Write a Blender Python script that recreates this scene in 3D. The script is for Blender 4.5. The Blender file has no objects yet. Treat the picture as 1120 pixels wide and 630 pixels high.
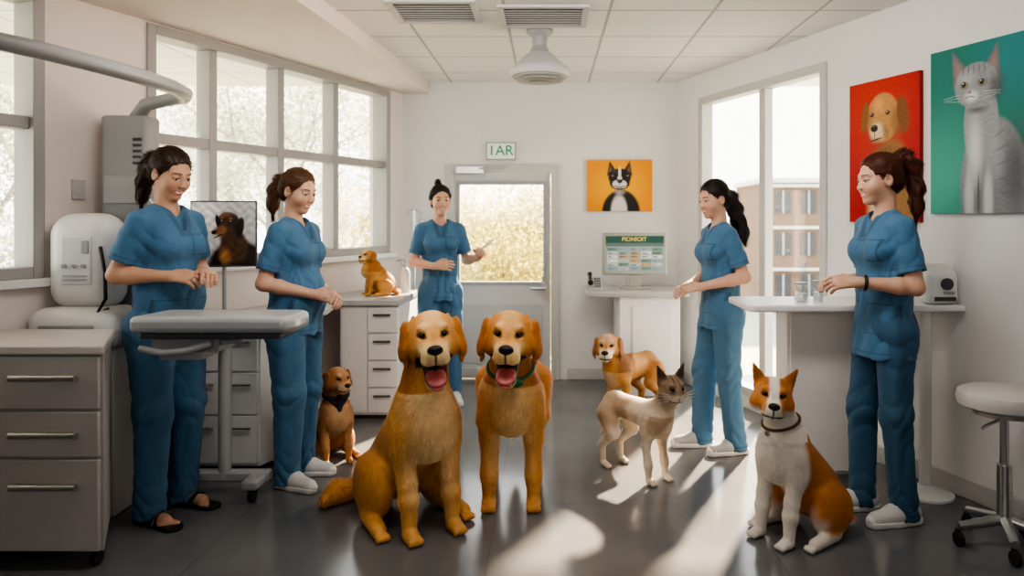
import bpy, math, random
import numpy as np
from mathutils import Vector, Matrix
random.seed(3); rng=np.random.default_rng(5)
scn=bpy.context.scene; C=scn.collection
FP=800.; EYE=1.4
A=lambda *p: np.array(p,dtype=float)
def nrm(v):
    v=np.asarray(v,float); return v/np.linalg.norm(v)

# ---------------------------------------------------------------- materials
def new_mat(name):
    m=bpy.data.materials.new(name); m.use_nodes=True
    return m,m.node_tree,m.node_tree.nodes['Principled BSDF']
def M(name,col,rough=.5,metal=0.,var=.08,scale=6.,bump=0.,bscale=150.,trans=0.,emit=0.,coat=0.,stretch=None):
    m,nt,b=new_mat(name); N=nt.nodes.new; L=nt.links.new
    tc=N('ShaderNodeTexCoord'); src=tc.outputs['Object']
    if stretch:
        mp=N('ShaderNodeMapping'); mp.inputs['Scale'].default_value=stretch; L(src,mp.inputs[0]); src=mp.outputs[0]
    nz=N('ShaderNodeTexNoise'); nz.inputs['Scale'].default_value=scale; nz.inputs['Detail'].default_value=5; L(src,nz.inputs['Vector'])
    mx=N('ShaderNodeMix'); mx.data_type='RGBA'
    mx.inputs[6].default_value=[max(0,c*(1-var)) for c in col]+[1]; mx.inputs[7].default_value=[min(1,c*(1+var)) for c in col]+[1]
    L(nz.outputs[0],mx.inputs[0]); L(mx.outputs[2],b.inputs['Base Color'])
    b.inputs['Roughness'].default_value=rough; b.inputs['Metallic'].default_value=metal
    b.inputs['Transmission Weight'].default_value=trans; b.inputs['Coat Weight'].default_value=coat
    if emit: L(mx.outputs[2],b.inputs['Emission Color']); b.inputs['Emission Strength'].default_value=emit
    if bump:
        n2=N('ShaderNodeTexNoise'); n2.inputs['Scale'].default_value=bscale; n2.inputs['Detail'].default_value=4; L(src,n2.inputs['Vector'])
        bp=N('ShaderNodeBump'); bp.inputs['Strength'].default_value=bump; bp.inputs['Distance'].default_value=.01
        L(n2.outputs[0],bp.inputs['Height']); L(bp.outputs[0],b.inputs['Normal'])
    return m
def Mv(name,rough=.6,var=.1,scale=40,bump=0.,bscale=200,sss=0.,emit=0.,sheen=0.):
    m,nt,b=new_mat(name); N=nt.nodes.new; L=nt.links.new
    at=N('ShaderNodeAttribute'); at.attribute_name='Col'
    tc=N('ShaderNodeTexCoord'); nz=N('ShaderNodeTexNoise'); nz.inputs['Scale'].default_value=scale; L(tc.outputs['Object'],nz.inputs['Vector'])
    mr=N('ShaderNodeMapRange'); mr.inputs[3].default_value=1-var; mr.inputs[4].default_value=1+var; L(nz.outputs[0],mr.inputs[0])
    mx=N('ShaderNodeMix'); mx.data_type='RGBA'; mx.blend_type='MULTIPLY'; mx.inputs[0].default_value=1
    L(at.outputs['Color'],mx.inputs[6]); L(mr.outputs[0],mx.inputs[7]); L(mx.outputs[2],b.inputs['Base Color'])
    b.inputs['Roughness'].default_value=rough
    if sss:
        b.inputs['Subsurface Weight'].default_value=sss; b.inputs['Subsurface Radius'].default_value=(.012,.004,.002); b.inputs['Subsurface Scale'].default_value=.5
    if sheen: b.inputs['Sheen Weight'].default_value=sheen
    if emit: L(mx.outputs[2],b.inputs['Emission Color']); b.inputs['Emission Strength'].default_value=emit
    if bump:
        n2=N('ShaderNodeTexNoise'); n2.inputs['Scale'].default_value=bscale; n2.inputs['Detail'].default_value=4; L(tc.outputs['Object'],n2.inputs['Vector'])
        bp=N('ShaderNodeBump'); bp.inputs['Strength'].default_value=bump; bp.inputs['Distance'].default_value=.006
        L(n2.outputs[0],bp.inputs['Height']); L(bp.outputs[0],b.inputs['Normal'])
    return m
def glass_mat(name,tint=(1,1,1),fac=.05):
    m=bpy.data.materials.new(name); m.use_nodes=True; nt=m.node_tree; nt.nodes.clear(); N=nt.nodes.new; L=nt.links.new
    o=N('ShaderNodeOutputMaterial'); t=N('ShaderNodeBsdfTransparent'); t.inputs[0].default_value=(*tint,1)
    g=N('ShaderNodeBsdfGlossy'); g.inputs['Roughness'].default_value=.03
    nz=N('ShaderNodeTexNoise'); nz.inputs['Scale'].default_value=2
    mr=N('ShaderNodeMapRange'); mr.inputs[3].default_value=fac*.8; mr.inputs[4].default_value=fac*1.2; L(nz.outputs[0],mr.inputs[0])
    x=N('ShaderNodeMixShader'); L(mr.outputs[0],x.inputs[0]); L(t.outputs[0],x.inputs[1]); L(g.outputs[0],x.inputs[2]); L(x.outputs[0],o.inputs[0])
    return m
def leaf_mat(name,col,var):
    m=M(name,col,.8,var=var,scale=1.5); nt=m.node_tree; N=nt.nodes.new; L=nt.links.new
    b=nt.nodes['Principled BSDF']; o=nt.nodes['Material Output']; t=N('ShaderNodeBsdfTranslucent'); t.inputs[0].default_value=(*col,1)
    x=N('ShaderNodeMixShader'); x.inputs[0].default_value=.5; L(b.outputs[0],x.inputs[1]); L(t.outputs[0],x.inputs[2]); L(x.outputs[0],o.inputs[0]); return m
mWall=M('wall_paint',(.78,.775,.77),.7,var=.03,scale=3,bump=.05,bscale=300)
mWallL=M('wall_paint_glow',(.79,.715,.675),.7,var=.03,scale=3,bump=.05,bscale=300)  # warm glow of bounced sunlight mixed into the paint colour
mWhite=M('white_laminate',(.80,.79,.78),.4,var=.03)
mWhiteP=M('white_plastic',(.78,.78,.77),.35,var=.03)
mGreyP=M('grey_plastic',(.38,.39,.40),.4,var=.05)
mGreyD=M('dark_grey_plastic',(.09,.09,.1),.45,var=.1)
mBlack=M('black_plastic',(.015,.015,.017),.35,var=.2)
mFrame=M('window_frame_paint',(.40,.39,.38),.5,var=.05)
mFrameW=M('pale_frame_paint',(.56,.55,.54),.45,var=.04)
mSteel=M('brushed_steel',(.6,.6,.6),.3,1.,var=.1,scale=30,stretch=(1,30,30))
mGlass=glass_mat('window_glass')
mBottle=glass_mat('clear_bottle',(.93,.96,.97),.16)
mDrawer=M('taupe_drawer',(.46,.435,.42),.45,var=.05,scale=3)
mDrawerTop=M('pale_top',(.66,.61,.58),.4,var=.05)
mTop=M('grey_worktop',(.50,.50,.50),.35,var=.06,scale=40)
mSlat=M('vent_metal',(.58,.58,.58),.5,var=.04)
mDark=M('void_shade',(.05,.05,.05),.8)
mGreen=M('sign_green',(.02,.30,.12),.5)
mVinyl=M('stool_vinyl',(.62,.6,.58),.35,var=.05,bump=.05,bscale=80)
mRubber=M('black_rubber',(.02,.02,.02),.7)
mTable=M('exam_top',(.48,.50,.52),.28,.15,var=.06,scale=12)
mShoe=M('white_shoe',(.62,.61,.6),.6,var=.1,scale=50,bump=.1)
mShoeG=M('grey_shoe',(.40,.41,.43),.65,var=.15,scale=50,bump=.15)
mSole=M('shoe_sole',(.72,.71,.69),.6)
mImg=Mv('printed_picture',.5,var=.03,scale=60)
mScreen=Mv('lit_screen',.25,var=.02,emit=.3)
mSkin=Mv('skin',.48,var=.05,scale=60,bump=.03,bscale=400,sss=.15)
mCloth=Mv('scrub_cloth',.75,var=.10,scale=18,bump=.35,bscale=45,sheen=.08)
mFur=Mv('fur',.52,var=.12,scale=30,sheen=.10)
mHair=Mv('hair_strands',.48,var=.15,scale=40)
mEye=Mv('eye',.08,var=.02)
mNose=M('nose_leather',(.015,.012,.012),.3,bump=.3,bscale=300)
mTongue=M('tongue',(.58,.16,.16),.35,var=.12,scale=40)
mWhisk=M('whisker',(.7,.68,.65),.4)
def floor_mat():
    m,nt,b=new_mat('polished_floor'); N=nt.nodes.new; L=nt.links.new
    tc=N('ShaderNodeTexCoord'); nz=N('ShaderNodeTexNoise'); nz.inputs['Scale'].default_value=1.3; nz.inputs['Detail'].default_value=8; L(tc.outputs['Object'],nz.inputs['Vector'])
    cr=N('ShaderNodeValToRGB'); cr.color_ramp.elements[0].position=.3; cr.color_ramp.elements[0].color=(.145,.149,.157,1); cr.color_ramp.elements[1].position=.75; cr.color_ramp.elements[1].color=(.215,.217,.222,1)
    L(nz.outputs[0],cr.inputs[0])
    br=N('ShaderNodeTexBrick'); br.offset=0; br.inputs['Scale'].default_value=1; br.inputs['Brick Width'].default_value=1.2; br.inputs['Row Height'].default_value=1.2; br.inputs['Mortar Size'].default_value=.003
    br.inputs['Color1'].default_value=(1,1,1,1); br.inputs['Color2'].default_value=(.97,.97,.97,1); br.inputs['Mortar'].default_value=(.8,.8,.8,1); L(tc.outputs['Object'],br.inputs['Vector'])
    mx=N('ShaderNodeMix'); mx.data_type='RGBA'; mx.blend_type='MULTIPLY'; mx.inputs[0].default_value=1; L(cr.outputs[0],mx.inputs[6]); L(br.outputs[0],mx.inputs[7]); L(mx.outputs[2],b.inputs['Base Color'])
    mr=N('ShaderNodeMapRange'); mr.inputs[3].default_value=.10; mr.inputs[4].default_value=.24; L(nz.outputs[0],mr.inputs[0]); L(mr.outputs[0],b.inputs['Roughness'])
    return m
def ceil_mat():
    m,nt,b=new_mat('ceiling_tiles'); N=nt.nodes.new; L=nt.links.new
    tc=N('ShaderNodeTexCoord'); br=N('ShaderNodeTexBrick'); br.offset=0; br.inputs['Scale'].default_value=1; br.inputs['Brick Width'].default_value=.6; br.inputs['Row Height'].default_value=.6; br.inputs['Mortar Size'].default_value=.010; br.inputs['Mortar Smooth'].default_value=.2
    br.inputs['Color1'].default_value=(.84,.83,.81,1); br.inputs['Color2'].default_value=(.79,.78,.77,1); br.inputs['Mortar'].default_value=(.48,.47,.46,1)
    L(tc.outputs['Object'],br.inputs['Vector']); L(br.outputs[0],b.inputs['Base Color']); b.inputs['Roughness'].default_value=.8
    nz=N('ShaderNodeTexNoise'); nz.inputs['Scale'].default_value=90; L(tc.outputs['Object'],nz.inputs['Vector'])
    bp=N('ShaderNodeBump'); bp.inputs['Strength'].default_value=.12; bp.inputs['Distance'].default_value=.01; L(nz.outputs[0],bp.inputs['Height']); L(bp.outputs[0],b.inputs['Normal'])
    return m
mFloor=floor_mat(); mCeil=ceil_mat()

# ---------------------------------------------------------------- mesh helpers
def worg(o):
    v=Vector((0,0,0))
    while o: v+=o.location; o=o.parent
    return v
def tag(o,label=None,cat=None,group=None,kind=None):
    if label: o['label']=label
    if cat: o['category']=cat
    if group: o['group']=group
    if kind: o['kind']=kind
    return o
def thing(name,label,cat,loc=(0,0,0),rotz=0,group=None,kind=None):
    o=bpy.data.objects.new(name,None); C.objects.link(o); o.empty_display_size=.1
    o.location=loc; o.rotation_euler=(0,0,rotz); return tag(o,label,cat,group,kind)
class MB:
    def __init__(s): s.v=[]; s.f=[]
    def add(s,vs,fs):
        n=len(s.v); s.v+= [tuple(map(float,p)) for p in vs]; s.f+=[tuple(i+n for i in f) for f in fs]; return s
    def box(s,x0,x1,y0,y1,z0,z1):
        return s.add([(x0,y0,z0),(x1,y0,z0),(x1,y1,z0),(x0,y1,z0),(x0,y0,z1),(x1,y0,z1),(x1,y1,z1),(x0,y1,z1)],
            [(0,3,2,1),(4,5,6,7),(0,1,5,4),(1,2,6,5),(2,3,7,6),(3,0,4,7)])
    def prism(s,pts,z0,z1):
        a=sum(pts[i][0]*pts[(i+1)%len(pts)][1]-pts[(i+1)%len(pts)][0]*pts[i][1] for i in range(len(pts)))
        if a<0: pts=pts[::-1]
        n=len(pts)
        return s.add([(x,y,z0) for x,y in pts]+[(x,y,z1) for x,y in pts],[tuple(range(n))[::-1],tuple(range(n,2*n))]+[(i,(i+1)%n,n+(i+1)%n,n+i) for i in range(n)])
    def tube(s,path,r,n=10,sq=1.,up=None):
        P=[A(*p) for p in path]; m=len(P); R=r if hasattr(r,'__len__') else [r]*m
        T=[nrm(P[min(i+1,m-1)]-P[max(i-1,0)]) for i in range(m)]
        u=A(0,0,1) if abs(T[0][2])<.9 else A(1,0,0)
        if up is not None: u=A(*up)
        vs=[];
        for i in range(m):
            u=nrm(u-T[i]*u.dot(T[i])); w=np.cross(T[i],u)
            for k in range(n):
                a=2*math.pi*k/n; vs.append(P[i]+R[i]*(math.cos(a)*u*sq+math.sin(a)*w))
        fs=[(i*n+k,i*n+(k+1)%n,(i+1)*n+(k+1)%n,(i+1)*n+k) for i in range(m-1) for k in range(n)]
        fs+=[tuple(range(n))[::-1],tuple(range((m-1)*n,m*n))]
        return s.add(vs,fs)
    def lathe(s,prof,c=(0,0,0),n=28):
        vs=[];m=len(prof)
        for r,z in prof:
            for k in range(n):
                a=2*math.pi*k/n; vs.append((c[0]+r*math.cos(a),c[1]+r*math.sin(a),c[2]+z))
        fs=[(i*n+k,i*n+(k+1)%n,(i+1)*n+(k+1)%n,(i+1)*n+k) for i in range(m-1) for k in range(n)]
        fs+=[tuple(range(n))[::-1],tuple(range((m-1)*n,m*n))]
        return s.add(vs,fs)
    def sphere(s,c,r,n=14,m=9):
        r=r if hasattr(r,'__len__') else (r,r,r)
        vs=[];
        for i in range(1,m):
            t=math.pi*i/m
            for k in range(n):
                a=2*math.pi*k/n; vs.append((c[0]+r[0]*math.sin(t)*math.cos(a),c[1]+r[1]*math.sin(t)*math.sin(a),c[2]-r[2]*math.cos(t)))
        fs=[(i*n+k,i*n+(k+1)%n,(i+1)*n+(k+1)%n,(i+1)*n+k) for i in range(m-2) for k in range(n)]
        b=len(vs); vs+=[(c[0],c[1],c[2]-r[2]),(c[0],c[1],c[2]+r[2])]
        fs+=[(b,(k+1)%n,k) for k in range(n)]+[(b+1,(m-2)*n+k,(m-2)*n+(k+1)%n) for k in range(n)]
        return s.add(vs,fs)
    def build(s,name,mat,parent=None,bevel=0,local=False,seg=2,smooth=40):
        V=np.array(s.v)
        if parent is not None: org=A(0,0,0) if local else A(*worg(parent))
        else: org=A((V[:,0].min()+V[:,0].max())/2,(V[:,1].min()+V[:,1].max())/2,V[:,2].min())
        me=bpy.data.meshes.new(name); me.from_pydata([tuple(p) for p in (V-org)],[],s.f); me.update()
        me.polygons.foreach_set('use_smooth',[True]*len(me.polygons)); me.set_sharp_from_angle(angle=math.radians(smooth))
        o=bpy.data.objects.new(name,me); C.objects.link(o); me.materials.append(mat)
        if parent is not None: o.parent=parent
        else: o.location=org
        if bevel:
            b=o.modifiers.new('bevel','BEVEL'); b.width=bevel; b.segments=seg; b.limit_method='ANGLE'; b.angle_limit=math.radians(35)
        return o
def np_obj(name,V,quads,tris,col,mat,parent,smooth=True):
    me=bpy.data.meshes.new(name); V=np.asarray(V,np.float32)
    q=np.asarray(quads,np.int32).reshape(-1,4); t=np.zeros((0,3),np.int32) if tris is None else np.asarray(tris,np.int32).reshape(-1,3)
    me.vertices.add(len(V)); me.vertices.foreach_set('co',V.ravel())
    li=np.concatenate([q.ravel(),t.ravel()]); me.loops.add(len(li)); 
    st=np.concatenate([np.arange(len(q))*4,len(q)*4+np.arange(len(t))*3]).astype(np.int32)
    me.polygons.add(len(st)); me.polygons.foreach_set('loop_start',st); me.loops.foreach_set('vertex_index',li)
    me.update(calc_edges=True); me.validate()
    me.polygons.foreach_set('use_smooth',[smooth]*len(me.polygons))
    if col is not None:
        at=me.attributes.new('Col','FLOAT_COLOR','POINT'); c4=np.ones((len(V),4),np.float32); c4[:,:3]=np.clip(col,0,1); at.data.foreach_set('color',c4.ravel())
    me.materials.append(mat); o=bpy.data.objects.new(name,me); C.objects.link(o); o.parent=parent
    return o
def struct(o): o['kind']='structure'; return o
def text(body,size,loc,rot,mat,parent,name='lettering',ext=.002):
    cu=bpy.data.curves.new('t','FONT'); cu.body=body; cu.size=size; cu.align_x='CENTER'; cu.align_y='CENTER'; cu.extrude=ext
    t=bpy.data.objects.new('t',cu); C.objects.link(t); bpy.context.view_layer.update()
    me=bpy.data.meshes.new_from_object(t.evaluated_get(bpy.context.evaluated_depsgraph_get())); bpy.data.objects.remove(t)
    o=bpy.data.objects.new(name,me); C.objects.link(o); me.materials.clear(); me.materials.append(mat); o.parent=parent
    o.location=Vector(loc)-worg(parent); o.rotation_euler=rot; return o
def picture(name,p,u,v,nx,ny,fn,mat,parent):
    p,u,v=A(*p),A(*u),A(*v)
    gu,gv=np.meshgrid(np.linspace(0,1,nx),np.linspace(0,1,ny),indexing='ij')
    V=p+gu.reshape(-1,1)*u+gv.reshape(-1,1)*v-A(*worg(parent))
    col=fn(gu,gv).reshape(-1,3)
    i,j=np.meshgrid(np.arange(nx-1),np.arange(ny-1),indexing='ij'); a=(i*ny+j).ravel()
    q=np.stack([a,a+ny,a+ny+1,a+1],1)
    return np_obj(name,V,q,None,col,mat,parent,False)

# ---------------------------------------------------------------- SDF modelling
class SD:
    def __init__(s): s.p=[]
    def cone(s,a,b,ra,rb,k=.02,op='u',n=None,sq=1.,cap=False): s.p.append(('c',A(*a),A(*b),ra,rb,k,op,None if n is None else nrm(n),sq,cap)); return s
    def ell(s,c,r,R=None,k=.02,op='u'): s.p.append(('e',A(*c),A(*r),np.eye(3) if R is None else R,k,op)); return s
    def chain(s,pts,rs,k=.02,**kw):
        for i in range(len(pts)-1): s.cone(pts[i],pts[i+1],rs[i],rs[i+1],k,**kw)
        return s
    def plane(s,p,n): s.p.append(('p',A(*p),nrm(n))); return s
    def bb(s,q):
        if q[0]=='c':
            r=max(q[3],q[4])*max(1,q[8]); return np.minimum(q[1],q[2])-r,np.maximum(q[1],q[2])+r
        ext=np.sqrt(((q[3]*q[2])**2).sum(1)); return q[1]-ext,q[1]+ext
    def bounds(s):
        L=[s.bb(q) for q in s.p if q[0] in 'ce' and q[-4 if q[0]=='c' else -1]=='u']
        return np.min([l for l,_ in L],0)-.02,np.max([h for _,h in L],0)+.02
    def eval(s,lo,hi,h,disp=None):
        n=np.ceil((hi-lo)/h).astype(int)+1
        ax=[(lo[i]+h*np.arange(n[i])).astype(np.float32) for i in range(3)]
        F=np.full(n,.15,np.float32)
        for q in s.p:
            if q[0]=='p':
                d=((ax[0]-q[1][0])*q[2][0])[:,None,None]+((ax[1]-q[1][1])*q[2][1])[None,:,None]+((ax[2]-q[1][2])*q[2][2])[None,None,:]
                F=np.maximum(F,d.astype(np.float32)); continue
            k=q[5] if q[0]=='c' else q[4]; op=q[6] if q[0]=='c' else q[5]
            bl,bh=s.bb(q); m=k+3*h+.012
            i0=np.maximum(np.floor((bl-m-lo)/h).astype(int),0); i1=np.minimum(np.ceil((bh+m-lo)/h).astype(int)+1,n)
            if (i1<=i0).any(): continue
            x=ax[0][i0[0]:i1[0]][:,None,None]; y=ax[1][i0[1]:i1[1]][None,:,None]; z=ax[2][i0[2]:i1[2]][None,None,:]
            if q[0]=='c':
                a,b,ra,rb=q[1:5]; d=b-a; L2=max(float(d@d),1e-9)
                t0=((x-a[0])*d[0]+(y-a[1])*d[1]+(z-a[2])*d[2])/L2; t=np.clip(t0,0,1)
                dx=x-a[0]-t*d[0]; dy=y-a[1]-t*d[1]; dz=z-a[2]-t*d[2]
                e=dx*dx+dy*dy+dz*dz
                if q[7] is not None:
                    nn=q[7]; qn=dx*nn[0]+dy*nn[1]+dz*nn[2]; e=e+qn*qn*(1/q[8]**2-1)
                D=np.sqrt(np.maximum(e,0))-(ra+(rb-ra)*t)
                if q[9]: D=np.maximum(D,(t0-1)*math.sqrt(L2))
            else:
                c,r,R=q[1:4]; X=x-c[0];Y=y-c[1];Z=z-c[2]
                u=[(X*R[0,i]+Y*R[1,i]+Z*R[2,i]) for i in range(3)]
                k0=np.sqrt((u[0]/r[0])**2+(u[1]/r[1])**2+(u[2]/r[2])**2); k1=np.sqrt((u[0]/r[0]**2)**2+(u[1]/r[1]**2)**2+(u[2]/r[2]**2)**2)
                D=k0*(k0-1)/np.maximum(k1,1e-6)
            sl=(slice(i0[0],i1[0]),slice(i0[1],i1[1]),slice(i0[2],i1[2])); f=F[sl]
            if op=='u':
                hh=np.clip(.5+.5*(f-D)/k,0,1); F[sl]=f+(D-f)*hh-k*hh*(1-hh)
            else:
                g=-f; hh=np.clip(.5+.5*(g-D)/k,0,1); F[sl]=-(g+(D-g)*hh-k*hh*(1-hh))
        if disp is not None: F=F+disp(ax[0][:,None,None],ax[1][None,:,None],ax[2][None,None,:]).astype(np.float32)
        return F
def nets(F,lo,h):
    S=F<0
    c=np.zeros(tuple(d-1 for d in F.shape),np.int8)
    for i in (0,1):
        for j in (0,1):
            for k in (0,1): c+=S[i:F.shape[0]-1+i,j:F.shape[1]-1+j,k:F.shape[2]-1+k]
    act=(c>0)&(c<8); idx=np.full(c.shape,-1,np.int32); ijk=np.argwhere(act); idx[act]=np.arange(len(ijk))
    acc=np.zeros((len(ijk),3)); cnt=np.zeros(len(ijk))
    cor=[(i,j,k) for i in (0,1) for j in (0,1) for k in (0,1)]
    for a in cor:
        for ax in range(3):
            if a[ax]==1: continue
            b=list(a); b[ax]=1
            fa=F[ijk[:,0]+a[0],ijk[:,1]+a[1],ijk[:,2]+a[2]]; fb=F[ijk[:,0]+b[0],ijk[:,1]+b[1],ijk[:,2]+b[2]]
            m=(fa<0)!=(fb<0); t=np.where(m,fa/np.where(m,fa-fb,1),0)
            pt=np.tile(np.array(a,float),(len(ijk),1)); pt[:,ax]+=t
            acc[m]+=pt[m]; cnt[m]+=1
    V=lo+h*(ijk+acc/np.maximum(cnt,1)[:,None])
    Q=[]
    def g(p,o): return idx[p[:,0]+o[0],p[:,1]+o[1],p[:,2]+o[2]]
    for ax,E,off,oo in ((0,S[:-1,1:-1,1:-1]!=S[1:,1:-1,1:-1],(0,1,1),[(0,-1,-1),(0,0,-1),(0,0,0),(0,-1,0)]),
                        (1,S[1:-1,:-1,1:-1]!=S[1:-1,1:,1:-1],(1,0,1),[(-1,0,-1),(-1,0,0),(0,0,0),(0,0,-1)]),
                        (2,S[1:-1,1:-1,:-1]!=S[1:-1,1:-1,1:],(1,1,0),[(-1,-1,0),(0,-1,0),(0,0,0),(-1,0,0)])):
        p=np.argwhere(E)+off
        if not len(p): continue
        q=np.stack([g(p,o) for o in oo],1); ins=S[p[:,0],p[:,1],p[:,2]]
        q[~ins]=q[~ins][:,::-1]; Q.append(q)
    return V,(np.concatenate(Q) if Q else np.zeros((0,4),int))
def sdf_mesh(sd,h,fine=(),disp=None):
    lo,hi=sd.bounds(); V,Q=nets(sd.eval(lo,hi,h,disp),lo,h)
    for a,b,h2 in fine:
        ins=((V>a+2.2*h)&(V<b-2.2*h)).all(1); Q=Q[~ins[Q].any(1)]
    for a,b,h2 in fine:
        v,q=nets(sd.eval(a,b,h2,disp),a,h2); Q=np.concatenate([Q,q+len(V)]); V=np.concatenate([V,v])
    used=np.zeros(len(V),bool); used[Q.ravel()]=True; mp=np.cumsum(used)-1
    return V[used],mp[Q]
def normals(V,Q):
    fn=np.cross(V[Q[:,2]]-V[Q[:,0]],V[Q[:,3]]-V[Q[:,1]]); N=np.zeros_like(V)
    for k in range(4): np.add.at(N,Q[:,k],fn)
    return N/np.maximum(np.linalg.norm(N,axis=1),1e-9)[:,None]
def sm(a,b,x): 
    t=np.clip((x-a)/(b-a),0,1); return t*t*(3-2*t)
def mixc(c,col,m): return c*(1-m[...,None])+np.array(col)*m[...,None]
def Rz(a): c,s=math.cos(a),math.sin(a); return np.array([[c,-s,0],[s,c,0],[0,0,1.]])
def Rx(a): c,s=math.cos(a),math.sin(a); return np.array([[1.,0,0],[0,c,-s],[0,s,c]])
def Ry(a): c,s=math.cos(a),math.sin(a); return np.array([[c,0,s],[0,1.,0],[-s,0,c]])
rad=math.radians

# ---------------------------------------------------------------- the room
ZC=2.6
class Wall:
    def __init__(s,o,d,n): s.o=A(*o,0); s.d=nrm((*d,0)); s.n=nrm((*n,0))
    def P(s,u,d,z): return s.o+s.d*u+s.n*d+A(0,0,z)
    def box(s,mb,u0,u1,d0,d1,z0,z1):
        vs=[s.P(u,d,z) for z in (z0,z1) for u,d in ((u0,d0),(u1,d0),(u1,d1),(u0,d1))]
        fs=[(0,3,2,1),(4,5,6,7),(0,1,5,4),(1,2,6,5),(2,3,7,6),(3,0,4,7)]
        if np.cross(s.d,s.n)[2]<0: fs=[f[::-1] for f in fs]
        mb.add(vs,fs); return mb
LW=Wall((-1.28,6.4),(-.4,-1),(1,-.4)); RW=Wall((1.12,6.4),(.36,-1),(-1,-.36)); BW=Wall((-1.28,6.4),(1,0),(0,-1))
uL=lambda Y:(6.4-Y)*1.07703; uR=lambda Y:(6.4-Y)*1.06283
def wall(name,w,u0,u1,holes,mat,t=.2,z1=ZC):
    us=sorted({u0,u1,*[x for h in holes for x in h[:2]]}); zs=sorted({0,z1,*[x for h in holes for x in h[2:]]}); mb=MB()
    for a,b in zip(us,us[1:]):
        for c,d in zip(zs,zs[1:]):
            if any(h[0]<=a and b<=h[1] and h[2]<=c and d<=h[3] for h in holes): continue
            w.box(mb,a,b,-t,0,c,d)
    return struct(mb.build(name,mat))
YB=-1.6; WT=2.49
wall('wall_left',LW,-.2,uL(YB),[(.2,2.54,1.12,WT),(uL(3.52),4.6,1.12,WT)],mWallL)
wall('wall_right',RW,-.2,uR(YB),[(.376,1.893,.10,2.40)],mWall,t=.12)
DX0,DX1,DZ=1.28-.904,1.28+.096,1.88
wall('wall_back',BW,0,2.4,[(DX0,DX1,0,DZ)],mWall)
struct(MB().box(-4.8,4.3,YB-.2,YB,0,ZC).build('wall_front',M('rear_wall_paint',(.25,.24,.23),.8)))
struct(MB().box(-4.8,4.3,YB-.2,6.6,-.12,0).build('floor',mFloor))
cl=MB().box(-4.8,4.3,YB-.2,6.6,ZC,ZC+.12).build('ceiling',mCeil); struct(cl)
struct(MB().prism([(-1.28,6.4),(-1.04,6.4),(-1.40,2.0),(-3.04,2.0)],2.5,ZC).build('trim_1',mWallL))
for nm,w,a,b in (('baseboard_left',LW,0,uL(YB)),('baseboard_back',BW,0,DX0-.07),('baseboard_right',RW,0,.376),('baseboard_right',RW,1.893,uR(YB))):
    struct(w.box(MB(),a,b,0,.014,0,.1).build(nm,mFrameW,bevel=.004))
struct(BW.box(MB(),DX1+.07,2.4,0,.014,0,.1).build('baseboard_back',mFrameW,bevel=.004))
def window(nm,w,u0,u1,z0,z1,us,zs,mat,fr=.055,sill=True,mw=.03,dep=.13):
    mb=MB()
    for a,b in ((u0,u0+fr),(u1-fr,u1)): w.box(mb,a,b,-dep,.015,z0,z1)
    for a,b in ((z0,z0+fr),(z1-fr,z1)): w.box(mb,u0+fr,u1-fr,-dep,.015,a,b)
    for u in us: w.box(mb,u-mw,u+mw,-dep+.01,-.01,z0+fr,z1-fr)
    ed=[u0+fr]+[x for u in us for x in (u-mw,u+mw)]+[u1-fr]
    for z in zs:
        for i in range(0,len(ed),2): w.box(mb,ed[i],ed[i+1],-dep+.01,-.015,z-mw,z+mw)
    o=struct(mb.build(nm,mat,bevel=.004))
    struct(w.box(MB(),u0+fr*.5,u1-fr*.5,-.055,-.048,z0+fr*.5,z1-fr*.5).build('window_glass',mGlass,o))
    if sill: struct(w.box(MB(),u0-.04,u1+.04,.0,.06,z0-.04,z0).build('window_sill',mWhite,o,bevel=.005))
    return o
window('window_1',LW,uL(3.52),4.6,1.12,WT,[3.9],[1.86],mFrame)
window('window_2',LW,.2,2.54,1.12,WT,[uL(5.575),uL(5.028),uL(4.484)],[1.86],mFrame)
window('window_3',RW,.376,1.893,.10,2.40,[1.203],[],mFrameW,fr=.06,sill=False,mw=.035,dep=.09)
d=MB()
for a,b in ((DX0,DX0+.075),(DX1-.075,DX1)): BW.box(d,a,b,-.12,.025,0,DZ)
BW.box(d,DX0+.075,DX1-.075,-.12,.025,DZ-.075,DZ)
door=struct(d.build('door_1',mFrameW,bevel=.004)); 
a0,a1=DX0+.08,DX1-.08; g0,g1,gz0,gz1=1.28-.776,1.28-.048,.856,1.704
lf=MB(); BW.box(lf,a0,g0,-.05,-.005,.01,DZ-.08); BW.box(lf,g1,a1,-.05,-.005,.01,DZ-.08); BW.box(lf,g0,g1,-.05,-.005,.01,gz0); BW.box(lf,g0,g1,-.05,-.005,gz1,DZ-.08)
struct(lf.build('door_leaf',M('door_paint',(.58,.58,.58),.45,var=.03),door))
bd=MB()
for a,b,c,e in ((g0-.03,g0,gz0-.03,gz1+.03),(g1,g1+.03,gz0-.03,gz1+.03),(g0,g1,gz1,gz1+.03),(g0,g1,gz0-.03,gz0)): BW.box(bd,a,b,-.005,.01,c,e)
struct(bd.build('glass_bead',mGreyP,door,bevel=.003)); struct(BW.box(MB(),g0,g1,-.03,-.024,gz0,gz1).build('door_glass',mGlass,door))
struct(BW.box(BW.box(MB(),a0+.07,a1-.07,-.005,.003,.14,.66),a0+.02,a1-.02,-.004,.004,.03,.1).build('door_panel',M('door_panel_paint',(.50,.50,.50),.45,var=.03),door,bevel=.003))
hd=MB(); hp0=BW.P(a1-.05,.0,.8); hd.tube([hp0+A(0,.0,0),hp0+A(0,-.05,0),hp0+A(-.12,-.055,0)],[.012,.012,.01]); BW.box(hd,a1-.075,a1-.025,-.004,.008,.7,.9)
struct(hd.build('door_handle',mSteel,door))
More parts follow.
